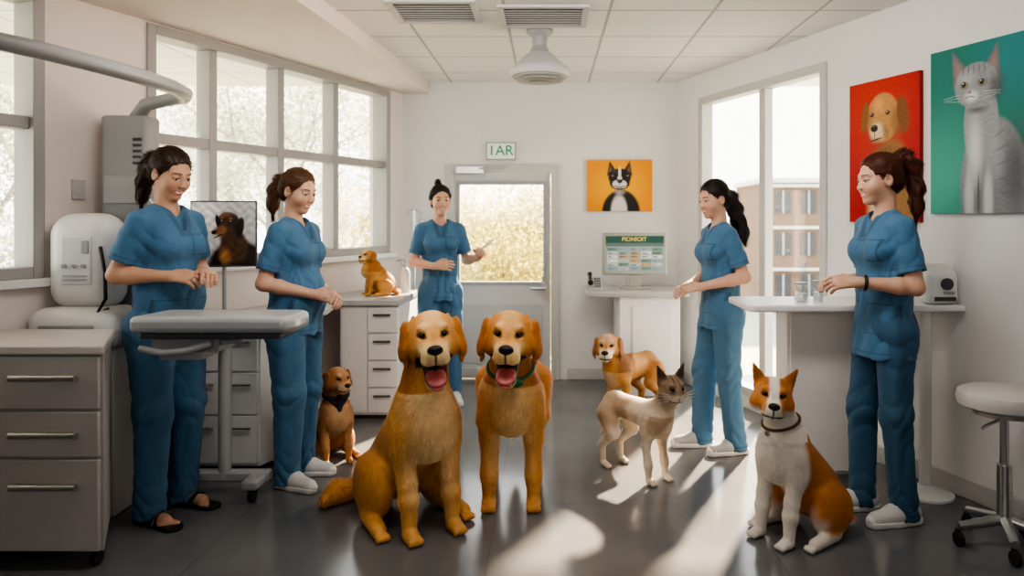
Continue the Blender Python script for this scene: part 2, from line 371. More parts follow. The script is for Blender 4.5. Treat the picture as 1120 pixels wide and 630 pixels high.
cz=MB(); BW.box(cz,a0+.02,a0+.26,-.004,.05,1.80,1.86); p0=BW.P(a0+.2,.04,1.84); cz.tube([p0,p0+A(.16,-.03,.012),p0+A(.3,.03,.02)],.009)
struct(cz.build('door_closer',mSteel,door,bevel=.004))

# signs and posters
sg=thing('exit_sign','white sign with green letters above the back door','sign',(-.416,6.4,1.925))
MB().box(-.54,-.292,6.372,6.4,1.925,2.066).build('sign_panel',M('sign_white',(.75,.8,.74),.4,emit=.12),sg,bevel=.004)
b=MB(); 
for q in ((-.545,-.287,1.92,1.928),(-.545,-.287,2.063,2.071)): b.box(q[0],q[1],6.366,6.4,q[2],q[3])
for q in ((-.545,-.537),(-.295,-.287)): b.box(q[0],q[1],6.366,6.4,1.928,2.063)
b.build('sign_border',mGreyP,sg)
text('1AR',.125,(-.416,6.370,1.997),(math.pi/2,0,0),mGreen,sg)
def EL(u,v,cx,cy,rx,ry,rot=0,soft=.12):
    c,s=math.cos(rot),math.sin(rot); x=(u-cx)*c+(v-cy)*s; y=-(u-cx)*s+(v-cy)*c
    return sm(0,1,(1-np.sqrt((x/rx)**2+(y/ry)**2))/soft)
def TRI(u,v,a,b,c,soft=.01):
    m=np.ones_like(u); P=[a,b,c]
    ar=(b[0]-a[0])*(c[1]-a[1])-(b[1]-a[1])*(c[0]-a[0])
    for i in range(3):
        p,q=P[i],P[(i+1)%3]; L=math.hypot(q[0]-p[0],q[1]-p[1])
        dd=((q[0]-p[0])*(v-p[1])-(q[1]-p[1])*(u-p[0]))/L*(1 if ar>0 else -1); m=m*sm(-soft,soft,dd)
    return m
def wob(u,v,f=30,s=0): return .5+.25*np.sin(f*u+3*np.sin(f*.37*v+s))+.25*np.sin(f*1.3*v+2.5*np.sin(f*.5*u+s))
def im_boston(u,v):
    v=v*.79; c=np.zeros(u.shape+(3,))+np.array((.86,.32,.006)); c=mixc(c,(.93,.46,.012),EL(u,v,.5,.4,.6,.5,0,.9)); bk=np.array((.012,.010,.011)); wh=np.array((.74,.70,.68))
    c=mixc(c,bk,EL(u,v,.52,-.03,.31,.38)); c=mixc(c,wh,EL(u,v,.49,-.02,.15,.32,0,.35)); c=mixc(c,wh*.6,EL(u,v,.5,.29,.13,.06,0,.9)*.8)
    for s in (-1,1): c=mixc(c,bk,TRI(u,v,(.5+s*.045,.60),(.5+s*.195,.54),(.5+s*.155,.775),.014)); c=mixc(c,(.27,.13,.115),TRI(u,v,(.5+s*.105,.62),(.5+s*.175,.585),(.5+s*.148,.72),.02)*.75)
    c=mixc(c,bk,EL(u,v,.5,.52,.185,.145)); c=mixc(c,bk,EL(u,v,.5,.44,.165,.12)); c=mixc(c,(.06,.055,.06),EL(u,v,.42,.61,.06,.045,0,.9))
    c=mixc(c,wh,EL(u,v,.5,.60,.030,.10,0,.5)); c=mixc(c,wh,EL(u,v,.5,.50,.045,.07,0,.5)); c=mixc(c,wh,EL(u,v,.455,.415,.078,.070,0,.3)); c=mixc(c,wh,EL(u,v,.545,.415,.078,.070,0,.3)); c=mixc(c,wh*.72,EL(u,v,.5,.365,.075,.03,0,.9)*.8)
    c=mixc(c,bk,EL(u,v,.5,.462,.046,.032)); c=mixc(c,(.2,.2,.2),EL(u,v,.49,.472,.018,.007)*.6); c=mixc(c,(.05,.03,.03),EL(u,v,.5,.41,.006,.03)); c=mixc(c,(.06,.03,.03),EL(u,v,.455,.378,.055,.008,-.3)+EL(u,v,.545,.378,.055,.008,.3))
    for s in (-1,1): c=mixc(c,(.10,.045,.02),EL(u,v,.5+s*.116,.535,.035,.033)); c=mixc(c,(.004,)*3,EL(u,v,.5+s*.116,.535,.027,.028)); c=mixc(c,(.9,)*3,EL(u,v,.5+s*.116+.008,.545,.007,.007))
    return c
def im_lab(u,v):
    v=(v*1.55-1.13)/1.14+1.0; u=(u-.50)/1.16+.49; c=np.zeros(u.shape+(3,))+np.array((.46,.010,.009)); c=mixc(c,(.60,.03,.013),EL(u,v,.4,1.1,.8,.8,0,.9)); g=np.array((.56,.28,.09)); pl=np.array((.80,.60,.38))
    w=(.86+.28*(.5+.5*np.sin(95*u+14*np.sin(16*v))*np.sin(60*v+9*np.sin(21*u))))[...,None]
    c=mixc(c,g*.6,EL(u,v,.60,.1,.33,.76,0,.2)); c=mixc(c,pl,EL(u,v,.44,.2,.19,.56,0,.8)); c=mixc(c,g*.4,EL(u,v,.5,.68,.22,.10,0,.9)*.85)
    c=mixc(c,g,EL(u,v,.49,1.0,.215,.25,0,.14)); c=mixc(c,g*.5,EL(u,v,.66,.95,.12,.24,0,.9)*.85); c=mixc(c,g*.55,EL(u,v,.31,.97,.07,.2,0,.9)*.6); c=mixc(c,(.24,.085,.02),EL(u,v,.73,1.0,.080,.21,.15,.3)); c=mixc(c,(.29,.11,.028),EL(u,v,.265,1.03,.055,.18,-.15,.3))
    c=mixc(c,pl*.95,EL(u,v,.42,.87,.12,.125,0,.6)); c=mixc(c,g*1.35,EL(u,v,.44,1.13,.10,.12,0,.95)); c=mixc(c,g*.5,EL(u,v,.53,.86,.06,.12,.3,.9)*.7); c=mixc(c,g*.6,EL(u,v,.41,.78,.10,.04,0,.9)*.7); c=c*w
    c=mixc(c,(.02,.013,.012),EL(u,v,.385,.908,.050,.038,0,.2)); c=mixc(c,(.25,.21,.19),EL(u,v,.375,.928,.02,.008)*.6); c=mixc(c,(.07,.025,.015),EL(u,v,.41,.80,.085,.008,.15)); c=mixc(c,(.18,.07,.024),EL(u,v,.39,.845,.006,.04))
    for x in (.355,.55): c=mixc(c,g*.35,EL(u,v,x,1.04,.044,.034,0,.8)); c=mixc(c,(.10,.045,.015),EL(u,v,x,1.04,.024,.020)); c=mixc(c,(.008,.005,.004),EL(u,v,x,1.04,.017,.016)); c=mixc(c,(.9,)*3,EL(u,v,x-.005,1.046,.005,.005))
    return c
def im_cat(u,v):
    v=(v*1.5-1.15)/1.16+1.12; u=(u-.5)/1.16+.48; c=np.zeros(u.shape+(3,))+np.array((.015,.20,.165)); c=mixc(c,(.06,.36,.27),EL(u,v,.15,.3,.7,.9,0,.9)); c=mixc(c,(.02,.23,.25),EL(u,v,.8,1.3,.5,.5,0,.9))
    g=np.array((.27,.28,.30)); wh=np.array((.60,.61,.62)); w=(.88+.24*(.5+.5*np.sin(110*u+16*np.sin(15*v))*np.sin(70*v+9*np.sin(23*u))))[...,None]
    f=np.zeros_like(c)+g*w; 
    def lay(m,k): 
        nonlocal c; c=c*(1-m[...,None])+f*k*m[...,None]
    lay(EL(u,v,.60,.35,.29,.52,0,.10),.95); lay(EL(u,v,.64,.1,.33,.3,0,.10),.85); lay(EL(u,v,.5,.8,.155,.35),1.15); c=mixc(c,(.07,.075,.085),EL(u,v,.78,.45,.16,.48,0,.95)*.7); c=mixc(c,wh,EL(u,v,.45,.60,.10,.40,0,.95)); c=mixc(c,(.42,.43,.45),EL(u,v,.62,.55,.1,.3,0,.95)*.5)
    for k in range(5): c=mixc(c,(.12,.12,.135),EL(u,v,.66+.015*k,.72-.11*k,.11,.016,.5-.1*k,.9)*.45)
    for x in (.4,.56): c=mixc(c,wh*.9,EL(u,v,x,.22,.058,.34,0,.7))
    c=mixc(c,(.13,.135,.15),EL(u,v,.48,.22,.014,.3,0,.7)); c=mixc(c,(.12,.125,.14),EL(u,v,.47,.915,.14,.05,0,.95)*.9)
    for s,tx in ((-1,-.21),(1,.18)): lay(TRI(u,v,(.46+s*.05,1.2),(.46+s*.20,1.1),(.46+tx,1.40),.01),.6); c=mixc(c,(.36,.24,.23),TRI(u,v,(.46+s*.095,1.22),(.46+s*.175,1.15),(.46+tx*.92,1.34),.03)*.75)
    lay(EL(u,v,.46,1.1,.195,.18,0,.09),1.05); c=mixc(c,(.08,.085,.095),EL(u,v,.63,1.07,.10,.16,0,.95)*.8); c=mixc(c,(.46,.47,.49),EL(u,v,.38,1.16,.11,.10,0,.95)*.7); c=mixc(c,wh*1.12,EL(u,v,.42,1.02,.09,.072,0,.9))
    for x in (-.11,-.065,-.02,.025,.07): c=mixc(c,(.08,.08,.09),EL(u,v,.46+x,1.225,.008,.052,x*1.6,.7)*.6)
    for k in range(3): c=mixc(c,(.09,.09,.10),EL(u,v,.60,1.10-.045*k,.055,.007,.2-.2*k,.7)*.5)
    for x,rx in ((.358,.032),(.512,.037)): c=mixc(c,(.05,.05,.055),EL(u,v,x,1.112,rx+.010,.033,-.1,.4)); c=mixc(c,(.24,.235,.12),EL(u,v,x,1.112,rx,.025,-.1)); c=mixc(c,(.006,)*3,EL(u,v,x-.004,1.119,.019,.023)); c=mixc(c,(.9,)*3,EL(u,v,x-.009,1.128,.006,.006))
    c=mixc(c,(.42,.19,.18),EL(u,v,.405,1.055,.018,.012)); c=mixc(c,(.10,.085,.085),EL(u,v,.385,1.018,.024,.004,.3)+EL(u,v,.425,1.018,.026,.004,-.3))
    for k in range(3): c=mixc(c,(.7,.7,.7),EL(u,v,.26,1.0+.02*k,.10,.0025,-.15+.12*k)*.5+EL(u,v,.57,1.0+.02*k,.10,.0025,.15-.12*k)*.5)
    return c
def im_mon(u,v):
    c=np.zeros(u.shape+(3,))+np.array((.36,.345,.33)); c=mixc(c,(.55,.53,.51),EL(u,v,.15,.85,.5,.45,0,.9)); c=mixc(c,(.22,.2,.19),EL(u,v,.5,.0,.7,.3,0,.9)); w=(wob(u,v,38)*.45+.78)[...,None]; bn=np.array((.060,.030,.016)); dk=np.array((.016,.010,.008))
    c=mixc(c,dk,EL(u,v,.72,-.02,.52,.46,0,.2)); c=mixc(c,bn,EL(u,v,.66,.32,.25,.34,.3,.3)); c=mixc(c,(.25,.11,.04),EL(u,v,.52,.14,.14,.2,.2,.9))
    c=mixc(c,bn,EL(u,v,.57,.66,.205,.20,0,.18)); c=mixc(c,bn*2.4,EL(u,v,.53,.80,.13,.07,.1,.9)); c=mixc(c,dk,EL(u,v,.69,.62,.09,.2,.1,.9)*.8)
    c=mixc(c,dk,EL(u,v,.755,.60,.075,.20,-.15,.35)); c=mixc(c,dk*1.4,EL(u,v,.405,.70,.045,.13,.2,.4))
    c=mixc(c,(.16,.075,.034),EL(u,v,.45,.545,.145,.105,.35,.55)); c=mixc(c,(.20,.095,.04),EL(u,v,.50,.57,.05,.09,.2,.9)*.7); c=c*w
    c=mixc(c,(.010,.008,.008),EL(u,v,.345,.525,.050,.042,.2,.3)); c=mixc(c,(.2,.19,.19),EL(u,v,.335,.545,.018,.008)*.5); c=mixc(c,(.012,.007,.006),EL(u,v,.42,.465,.10,.010,.4))
    for x,y in ((.475,.700),(.615,.690)): c=mixc(c,(.22,.10,.035),EL(u,v,x,y+.05,.03,.014)); c=mixc(c,(.002,)*3,EL(u,v,x,y,.024,.020,0,.3)); c=mixc(c,(.8,)*3,EL(u,v,x-.006,y+.008,.006,.006))
    return c
def im_ui(u,v):
    c=np.zeros(u.shape+(3,))+np.array((.24,.29,.27)); r=np.random.default_rng(2)
    c=mixc(c,(.025,.08,.06),(v>.80)*1.); c=mixc(c,(.10,.14,.13),((v<.80)&(v>.70))*1.)
    for i in range(5):
        for j in range(6):
            col=r.choice([0,1,2,3,4,5]); cc=[(.13,.24,.24),(.36,.40,.36),(.40,.26,.12),(.12,.20,.15),(.50,.52,.48),(.2,.27,.3)][col]; x=.03+i*.192; y=.04+j*.108
            c=mixc(c,cc,((u>x)&(u<x+.172)&(v>y)&(v<y+.09))*1.); c=mixc(c,(.06,.08,.08),((u>x+.015)&(u<x+.03+.12*r.random())&(v>y+.05)&(v<y+.064))*1.); c=mixc(c,(.06,.08,.08),((u>x+.015)&(u<x+.03+.12*r.random())&(v>y+.02)&(v<y+.034))*1.)
    return c
def poster(name,label,w,u0,u1,z0,z1,fn,d0,nx,ny,edge):
    r=thing(name,label,'poster',tuple(w.P((u0+u1)/2,0,z0)))
    w.box(MB(),u0,u1,d0,.024,z0,z1).build('canvas',edge,r)
    picture('print',w.P(u0,.0255,z0),w.P(u1,0,0)-w.P(u0,0,0),(0,0,z1-z0),nx,ny,fn,mImg,r)
eO=M('poster_edge_orange',(.6,.28,.02)); eR=M('poster_edge_red',(.35,.015,.012)); eT=M('poster_edge_teal',(.02,.16,.14))
poster('poster','orange poster of a black and white dog on the back wall',BW,1.28+.336,1.28+.904,1.472,1.92,im_boston,-.002,190,150,eO)
poster('poster','red poster of a golden dog head on the right wall',RW,uR(4.411),uR(3.924),1.385,2.2,im_lab,.001,190,290,eR)
poster('poster','large teal poster of a grey cat on the right wall',RW,uR(3.858),uR(3.328),1.43,2.27,im_cat,.001,220,320,eT)

# ceiling fittings
def vent(x0,x1,y0,y1,label):
    r=thing('ceiling_vent',label,'vent',((x0+x1)/2,(y0+y1)/2,ZC)); z=ZC
    b=MB(); e=.035
    for q in ((x0,x1,y0,y0+e),(x0,x1,y1-e,y1),(x0,x0+e,y0+e,y1-e),(x1-e,x1,y0+e,y1-e)): b.box(q[0],q[1],q[2],q[3],z-.018,z-.001)
    b.build('vent_frame',mSlat,r,bevel=.004); MB().box(x0+e,x1-e,y0+e,y1-e,z-.004,z-.001).build('vent_shade_sheet',mDark,r)  # dark sheet gives the shade between the louvres as plain colour
    s=MB(); n=8
    for i in range(n):
        y=y0+e+(i+.5)*(y1-y0-2*e)/n; s.add([(x0+e,y-.004,z-.006),(x1-e,y-.004,z-.006),(x1-e,y+.005,z-.0125),(x0+e,y+.005,z-.0125)],[(0,1,2,3)])
    s.build('louvre',mSlat,r)
vent(-.90,-.40,3.98,4.42,'square white ceiling vent nearest the left bulkhead')
vent(-.29,.23,4.07,4.52,'white ceiling vent directly in front of the dome lamp')
lp=thing('ceiling_lamp','pale dome lamp on a short stem under the ceiling','lamp',(-.056,4.62,ZC)); c=(-.056,4.62,ZC)
MB().lathe([(.001,0),(.085,0),(.085,-.02),(.05,-.05),(.045,-.11),(.06,-.13),(.06,-.15),(.03,-.15)],c).build('stem',mGreyP,lp)
MB().lathe([(.05,-.14),(.09,-.165),(.13,-.205),(.16,-.23),(.185,-.255),(.19,-.28),(.18,-.30),(.15,-.302)],c,40).build('lamp_shade',mSlat,lp)
MB().lathe([(.165,-.298),(.165,-.31),(.12,-.325),(.05,-.332),(.001,-.333)],c,40).build('diffuser',M('lamp_diffuser',(.40,.38,.35),.4),lp)
b=MB()
for k in range(3): b.lathe([(.14-.04*k,-.312-.008*k),(.147-.04*k,-.325-.007*k),(.132-.04*k,-.326-.007*k)],c,40)
b.build('lamp_ring',mGreyP,lp)

# ---------------------------------------------------------------- left side furniture
def bar_handle(mb,a,b,out,r=.008):
    a,b,o=A(*a),A(*b),A(*out); d=nrm(b-a); mb.tube([a+d*.02,a+d*.02+o],r*.9,8); mb.tube([b-d*.02,b-d*.02+o],r*.9,8); mb.tube([a+o,b+o],r*1.25,10)
def caster(mb,x,y,r=.035):
    mb.tube([(x-.012,y,r),(x+.012,y,r)],r,16); mb.tube([(x,y+.01,r),(x,y+.01,r*2.3)],.012,8)
cb=thing('drawer_cabinet','taupe drawer cabinet on casters in the left foreground','cabinet',(-2.11,3.13,0))
x0,x1,y0,y1=-2.46,-1.775,2.91,3.34
MB().prism([(x0,y0+.012),(x1,y0+.012),(x1-.22,y1),(x0,y1)],.075,.862).build('body',mDrawer,cb,bevel=.004); MB().prism([(x0-.01,y0-.012),(x1+.012,y0-.012),(x1-.20,y1),(x0-.01,y1)],.862,.90).build('top',mDrawerTop,cb,bevel=.008)
for z0,z1,hz in ((.645,.855,.775),(.455,.635,.55),(.08,.445,.345)):
    dr=MB().box(x0+.01,x1-.012,y0-.006,y0+.012,z0,z1).build('drawer',mDrawer,cb,bevel=.005)
    h=MB(); bar_handle(h,(-2.12,y0-.006,hz),(-1.86,y0-.006,hz),(0,-.03,0),.011); h.build('handle',mSteel,dr)
for x,y in ((x0+.06,y0+.06),(x1-.06,y0+.06),(x0+.06,y1-.06),(x1-.28,y1-.06)): m=MB(); caster(m,x,y,.033); m.build('caster',mRubber,cb)

# imaging machine
im=thing('imaging_machine','white imaging machine with grey column and overhead curved arm at left','machine',(-2.15,3.74,0))
MB().box(-2.27,-2.035,3.70,3.84,.80,1.93).build('column',mGreyP,im,bevel=.02,seg=3)
b=MB()
for k in range(5): b.box(-2.10,-2.06,3.692,3.702,1.80-.03*k,1.812-.03*k)
b.build('column_vent',mGreyD,im)
MB().box(-2.25,-2.055,3.692,3.702,1.48,1.62).build('access_panel',M('panel_grey',(.46,.47,.48),.4),im,bevel=.004)
MB().tube([(-2.12,3.765,1.92),(-2.05,3.73,1.985),(-1.92,3.68,2.0),(-1.8,3.6,2.0),(-1.735,3.48,2.0),(-1.705,3.3,2.0),(-1.71,3.1,2.0),(-1.745,2.85,2.0),(-1.80,2.6,2.0),(-1.87,2.42,2.0),(-2.0,2.2,2.0),(-2.2,2.05,2.0)],.040,14,.8).build('curved_arm',M('arm_grey',(.38,.39,.40),.35),im)
MB().box(-2.40,-2.065,3.45,3.67,.96,1.43).build('head_unit',mWhiteP,im,bevel=.108,seg=8)
MB().box(-2.30,-2.155,3.444,3.462,1.09,1.32).build('face_plate',M('pale_grey_plastic',(.70,.71,.72),.35),im,bevel=.008,seg=3)
MB().box(-2.20,-2.165,3.438,3.448,1.24,1.30).build('display',mGreyP,im,bevel=.004)
for k in range(3): MB().tube([(-2.28+.045*k,3.446,1.18),(-2.28+.045*k,3.434,1.18)],.010,14).build('button',mGreyP,im)
b=MB()
for k in range(2): b.box(-2.285,-2.175,3.438,3.446,1.115+.018*k,1.119+.018*k)
b.build('grille',mGreyP,im)
b=MB(); b.prism([(-2.44,3.38),(-2.0,3.38),(-2.0,3.64),(-2.40,3.64)],.78,.985); b.build('console',mWhiteP,im,bevel=.07,seg=7)
b=MB(); b.box(-2.36,-2.10,3.374,3.384,.86,.91); b.build('control_panel',mGreyP,im,bevel=.004)
b=MB(); b.prism([(-2.40,3.43),(-2.04,3.43),(-2.04,3.63),(-2.40,3.63)],.0,.80); b.build('pedestal',mWhite,im,bevel=.01)
b=MB(); b.prism([(-2.30,3.78),(-1.93,3.78),(-1.90,3.96),(-2.22,3.96)],.0,.90); b.build('lower_body',mWhiteP,im,bevel=.03,seg=4)
b=MB(); b.box(-2.2,-1.97,3.771,3.783,.16,.74); b.build('service_door',mWhite,im,bevel=.006)
b=MB(); b.tube([(-2.12,3.46,1.27),(-2.075,3.42,1.15),(-2.065,3.41,1.03),(-2.10,3.41,.97),(-2.06,3.43,.98)],.008); b.build('cable',mBlack,im)
# exam table
et=thing('exam_table','grey exam table on wheeled base in front of the two women','table',(-1.5,3.4,0))
MB().prism([(-1.73,3.0),(-1.08,3.0),(-1.05,3.06),(-1.05,3.22),(-1.09,3.27),(-1.70,3.27)],.93,1.0).build('tabletop',mTable,et,bevel=.024,seg=3)
MB().prism([(-1.69,3.02),(-1.11,3.02),(-1.11,3.25),(-1.69,3.25)],.905,.93).build('under_tray',mGreyD,et,bevel=.006)
b=MB(); b.box(-1.66,-1.38,3.06,3.22,.845,.905); b.box(-1.62,-1.44,3.04,3.20,.815,.85); b.tube([(-1.70,3.04,.865),(-1.6,3.03,.845),(-1.5,3.03,.855),(-1.4,3.04,.885)],.016); b.tube([(-1.45,3.1,.875),(-1.3,3.1,.89)],.014); b.build('tilt_mechanism',mGreyP,et,bevel=.01)
b=MB(); b.tube([(-1.54,3.18,.85),(-1.58,3.45,.83),(-1.65,3.73,.81)],.028,12); b.tube([(-1.65,3.73,.83),(-1.65,3.73,.09)],.032,16); b.build('support_arm',M('pale_metal',(.42,.42,.42),.3),et)
b=MB(); b.box(-2.05,-1.42,3.70,3.765,.068,.122); b.box(-2.02,-1.95,3.61,3.765,.068,.115); b.box(-1.51,-1.43,3.58,3.765,.068,.115); b.build('base_frame',mGreyP,et,bevel=.012)
for x,y in ((-1.985,3.66),(-1.47,3.63)): m=MB(); caster(m,x,y,.035); m.build('caster',mRubber,et)
# drawer units under the windows
ca=thing('drawer_unit','white drawer unit between the two women at left','cabinet',(-1.8,4.3,0))
MB().prism([(-2.10,4.06),(-1.6,4.06),(-1.42,4.55),(-1.9,4.55)],.03,.80).build('body',mWhite,ca,bevel=.004)
MB().prism([(-2.08,4.09),(-1.62,4.09),(-1.45,4.53),(-1.88,4.53)],.0,.03).build('plinth',mGreyD,ca)
for z0,z1 in ((.56,.785),(.32,.55),(.05,.31)):
    for xa,xb in ((-1.80,-1.61),(-2.08,-1.81)):
        dr=MB().box(xa,xb,4.042,4.06,z0,z1).build('drawer',mWhite,ca,bevel=.004); h=MB(); bar_handle(h,(xa+.03,4.042,z1-.06),(xb-.03,4.042,z1-.06),(0,-.022,0),.006); h.build('handle',mSteel,dr)
cbk=thing('drawer_unit','white drawer unit below the golden puppy','cabinet',(-1.25,5.45,0))
MB().prism([(-1.46,5.12),(-1.05,5.12),(-1.05,5.85),(-1.40,5.85)],.03,.80).build('body',mWhite,cbk,bevel=.004); MB().prism([(-1.43,5.15),(-1.08,5.15),(-1.08,5.83),(-1.38,5.83)],0,.03).build('plinth',mGreyD,cbk)
for z0,z1 in ((.61,.785),(.42,.60),(.23,.41),(.05,.22)):
    dr=MB().box(-1.26,-1.055,5.104,5.12,z0,z1).build('drawer',mWhite,cbk,bevel=.003); h=MB(); bar_handle(h,(-1.22,5.104,z1-.05),(-1.1,5.104,z1-.05),(0,-.02,0),.006); h.build('handle',mGreyD,dr)
MB().box(-1.445,-1.27,5.106,5.12,.05,.785).build('door',mWhite,cbk,bevel=.003)
tag(MB().prism([(-2.12,4.02),(-1.575,4.02),(-1.39,4.6),(-1.46,5.08),(-1.03,5.08),(-1.03,5.87),(-1.47,5.87)],.80,.84).build('worktop',mTop,bevel=.006),'long grey worktop over the white drawer units below the window','worktop')
# left monitor
mo=thing('monitor','thin monitor showing a dark dog between the two left women','monitor',(-1.92,4.33,.84))
MB().box(-2.10,-1.735,4.305,4.325,1.12,1.51).build('screen_frame',mGreyD,mo,bevel=.004)
picture('screen',(-2.092,4.303,1.13),(.349,0,0),(0,0,.372),130,130,im_mon,mScreen,mo)
MB().tube([(-1.92,4.335,.85),(-1.92,4.335,1.25)],.012,12).build('stand',mGreyP,mo)
MB().box(-2.00,-1.84,4.26,4.40,.84,.852).build('base',mGreyP,mo,bevel=.004); mo.rotation_euler=(0,0,rad(14))
b=thing('pump_bottle','white pump bottle beside the golden puppy','bottle',(-1.10,5.62,.84))
MB().lathe([(.001,0),(.035,0),(.037,.01),(.037,.15),(.03,.175),(.014,.19),(.014,.2)],(-1.10,5.62,.84),20).build('bottle_body',mWhiteP,b)
m=MB(); m.lathe([(.016,.198),(.016,.215),(.005,.218),(.005,.25),(.001,.25)],(-1.10,5.62,.84),12); m.tube([(-1.10,5.62,1.09),(-1.15,5.62,1.09),(-1.165,5.62,1.08)],.006,8); m.build('pump',mGreyP,b)
b=thing('drip_stand','slim steel drip stand behind the golden puppy','stand',(-1.12,6.1,0))
m=MB(); m.tube([(-1.12,6.1,.03),(-1.12,6.1,1.48)],.009,8); m.tube([(-1.18,6.1,1.44),(-1.16,6.1,1.475),(-1.12,6.1,1.48),(-1.08,6.1,1.475),(-1.06,6.1,1.44)],.006,8); m.build('pole',mSteel,b)
m=MB()
for k in range(5): a=k*2*math.pi/5; m.tube([(-1.12,6.1,.045),(-1.12+.12*math.cos(a),6.1+.12*math.sin(a),.02)],[.014,.012],8)
m.build('base',mGreyP,b)
m=MB(); m.sphere((-1.06,6.1,1.34),(.045,.02,.085)); m.tube([(-1.06,6.1,1.26),(-1.05,6.1,1.1),(-1.09,6.1,.98)],.004,6); m.build('fluid_bag',mBottle,b)
o=MB(); LW.box(o,2.9,2.965,0,.012,1.5,1.6); LW.box(o,2.92,2.945,.012,.016,1.56,1.58); LW.box(o,2.92,2.945,.012,.016,1.52,1.54); tag(o.build('wall_socket',mFrameW,bevel=.003),'small double wall socket between the left windows','socket')

# ---------------------------------------------------------------- right side furniture
dk=thing('reception_desk','white reception desk with grey top below the orange poster','desk',(.78,5.9,0))
MB().box(.56,1.04,5.78,6.3,.0,.79).build('body',mWhite,dk,bevel=.006); MB().prism([(.30,5.76),(.36,5.72),(1.1,5.72),(1.1,6.33),(.30,6.33)],.79,.832).build('top',mTop,dk,bevel=.01)
MB().box(.66,.98,5.768,5.78,.1,.72).build('front_panel',mWhiteP,dk,bevel=.004)
m2=thing('monitor','beige monitor with a program on screen on the reception desk','monitor',(.7,6.0,.832)); mBg=M('beige_plastic',(.40,.38,.34),.45)
MB().box(.44,.97,5.98,6.03,.945,1.29).build('screen_frame',mBg,m2,bevel=.012)
picture('screen',(.467,5.978,.975),(.476,0,0),(0,0,.29),130,90,im_ui,mScreen,m2)
text('PIONIOIT',.048,(.70,5.975,1.237),(math.pi/2,0,0),M('screen_yellow',(.7,.55,.12),.5,emit=.3),m2,ext=.0005)
MB().prism([(.58,5.95),(.84,5.95),(.80,6.12),(.62,6.12)],.832,.85).build('base',mBg,m2,bevel=.005); MB().box(.66,.76,6.0,6.05,.85,.95).build('neck',mBg,m2,bevel=.005)
ph=thing('telephone','dark desk telephone left of the beige monitor','telephone',(.365,5.9,.832))
MB().add([(.31,5.82,.832),(.43,5.82,.832),(.43,5.98,.832),(.31,5.98,.832),(.315,5.83,.855),(.425,5.83,.855),(.425,5.975,.93),(.315,5.975,.93)],[(0,3,2,1),(4,5,6,7),(0,1,5,4),(1,2,6,5),(2,3,7,6),(3,0,4,7)]).build('phone_body',mGreyP,ph,bevel=.006)
MB().tube([(.335,5.83,.895),(.335,5.86,.905),(.335,5.93,.935),(.335,5.965,.955)],[.022,.014,.014,.022],10).build('handset',mBlack,ph)
for i in range(3):
    for jj in range(4): zz=.862+.017*jj; MB().box(.37+.018*i,.382+.018*i,5.84+.033*jj,5.855+.033*jj,zz,zz+.008).build('key',mBlack,ph)

ht=thing('high_table','white high table along the right wall on a round foot','table',(1.5,3.85,0))
MB().prism([(1.0,3.69),(1.03,3.66),(2.09,3.66),(1.935,4.1),(1.03,4.1),(1.0,4.07)],.935,.97).build('tabletop',mWhite,ht,bevel=.01,seg=3)
MB().tube([(1.92,3.73,.02),(1.92,3.73,.935)],.03,18).build('leg',mWhiteP,ht)
MB().lathe([(.001,0),(.135,0),(.135,.012),(.06,.028),(.03,.05),(.001,.05)],(1.92,3.73,0),32).build('foot',mWhiteP,ht)
uc=thing('cabinet','white cabinet standing underneath the high table','cabinet',(1.5,3.97,0))
MB().box(1.27,1.74,3.90,4.09,.04,.934).build('body',mWhite,uc,bevel=.005); MB().box(1.29,1.72,3.92,4.08,0,.04).build('plinth',mGreyP,uc)
MB().box(1.285,1.725,3.888,3.90,.06,.915).build('door',mWhite,uc,bevel=.004)
dv=thing('label_printer','white rounded device with dark dial on the high table','device',(1.98,3.73,.97))
MB().add([(1.905,3.675,.97),(2.07,3.675,.97),(2.055,3.775,.97),(1.905,3.775,.97),(1.905,3.675,1.13),(2.07,3.675,1.13),(2.05,3.77,1.185),(1.91,3.77,1.185)],[(0,3,2,1),(4,5,6,7),(0,1,5,4),(1,2,6,5),(2,3,7,6),(3,0,4,7)]).build('shell',mWhiteP,dv,bevel=.03,seg=5)
MB().tube([(2.0,3.68,1.075),(2.0,3.664,1.075)],.03,18).build('dial',mGreyD,dv)
MB().box(1.94,2.045,3.668,3.68,.99,1.01).build('slot',mGreyD,dv)
for i in range(3): MB().box(1.985+.02*i,1.998+.02*i,3.666,3.68,1.025,1.037).build('button',mGreyP,dv)
def jar(label,x,y,r,h):
    j=thing('glass_jar',label,'jar',(x,y,.97))
    MB().lathe([(.001,.001),(r,.001),(r,h*.8),(r*.85,h*.88),(r*.85,h*.92)],(x,y,.97),22).build('jar_body',mBottle,j); MB().lathe([(.001,h*.9),(r*.95,h*.9),(r*.95,h),(.001,h)],(x,y,.97),22).build('lid',mGreyP,j); MB().lathe([(.001,.004),(r*.85,.004),(r*.85,h*.45),(.001,h*.48)],(x,y,.97),18).build('contents',mWhite,j)
jar('short wide clear jar with grey lid on the high table',1.325,3.84,.036,.10); jar('narrow clear jar right of the short wide jar',1.415,3.84,.027,.11)
j=thing('spray_bottle','tall slim clear bottle standing behind the two small jars','bottle',(1.39,3.98,.97))
MB().lathe([(.001,0),(.028,0),(.028,.12),(.012,.15),(.012,.17)],(1.39,3.98,.97),18).build('bottle_body',mBottle,j); MB().lathe([(.015,.168),(.015,.20),(.001,.20)],(1.39,3.98,.97),14).build('cap',mWhiteP,j)

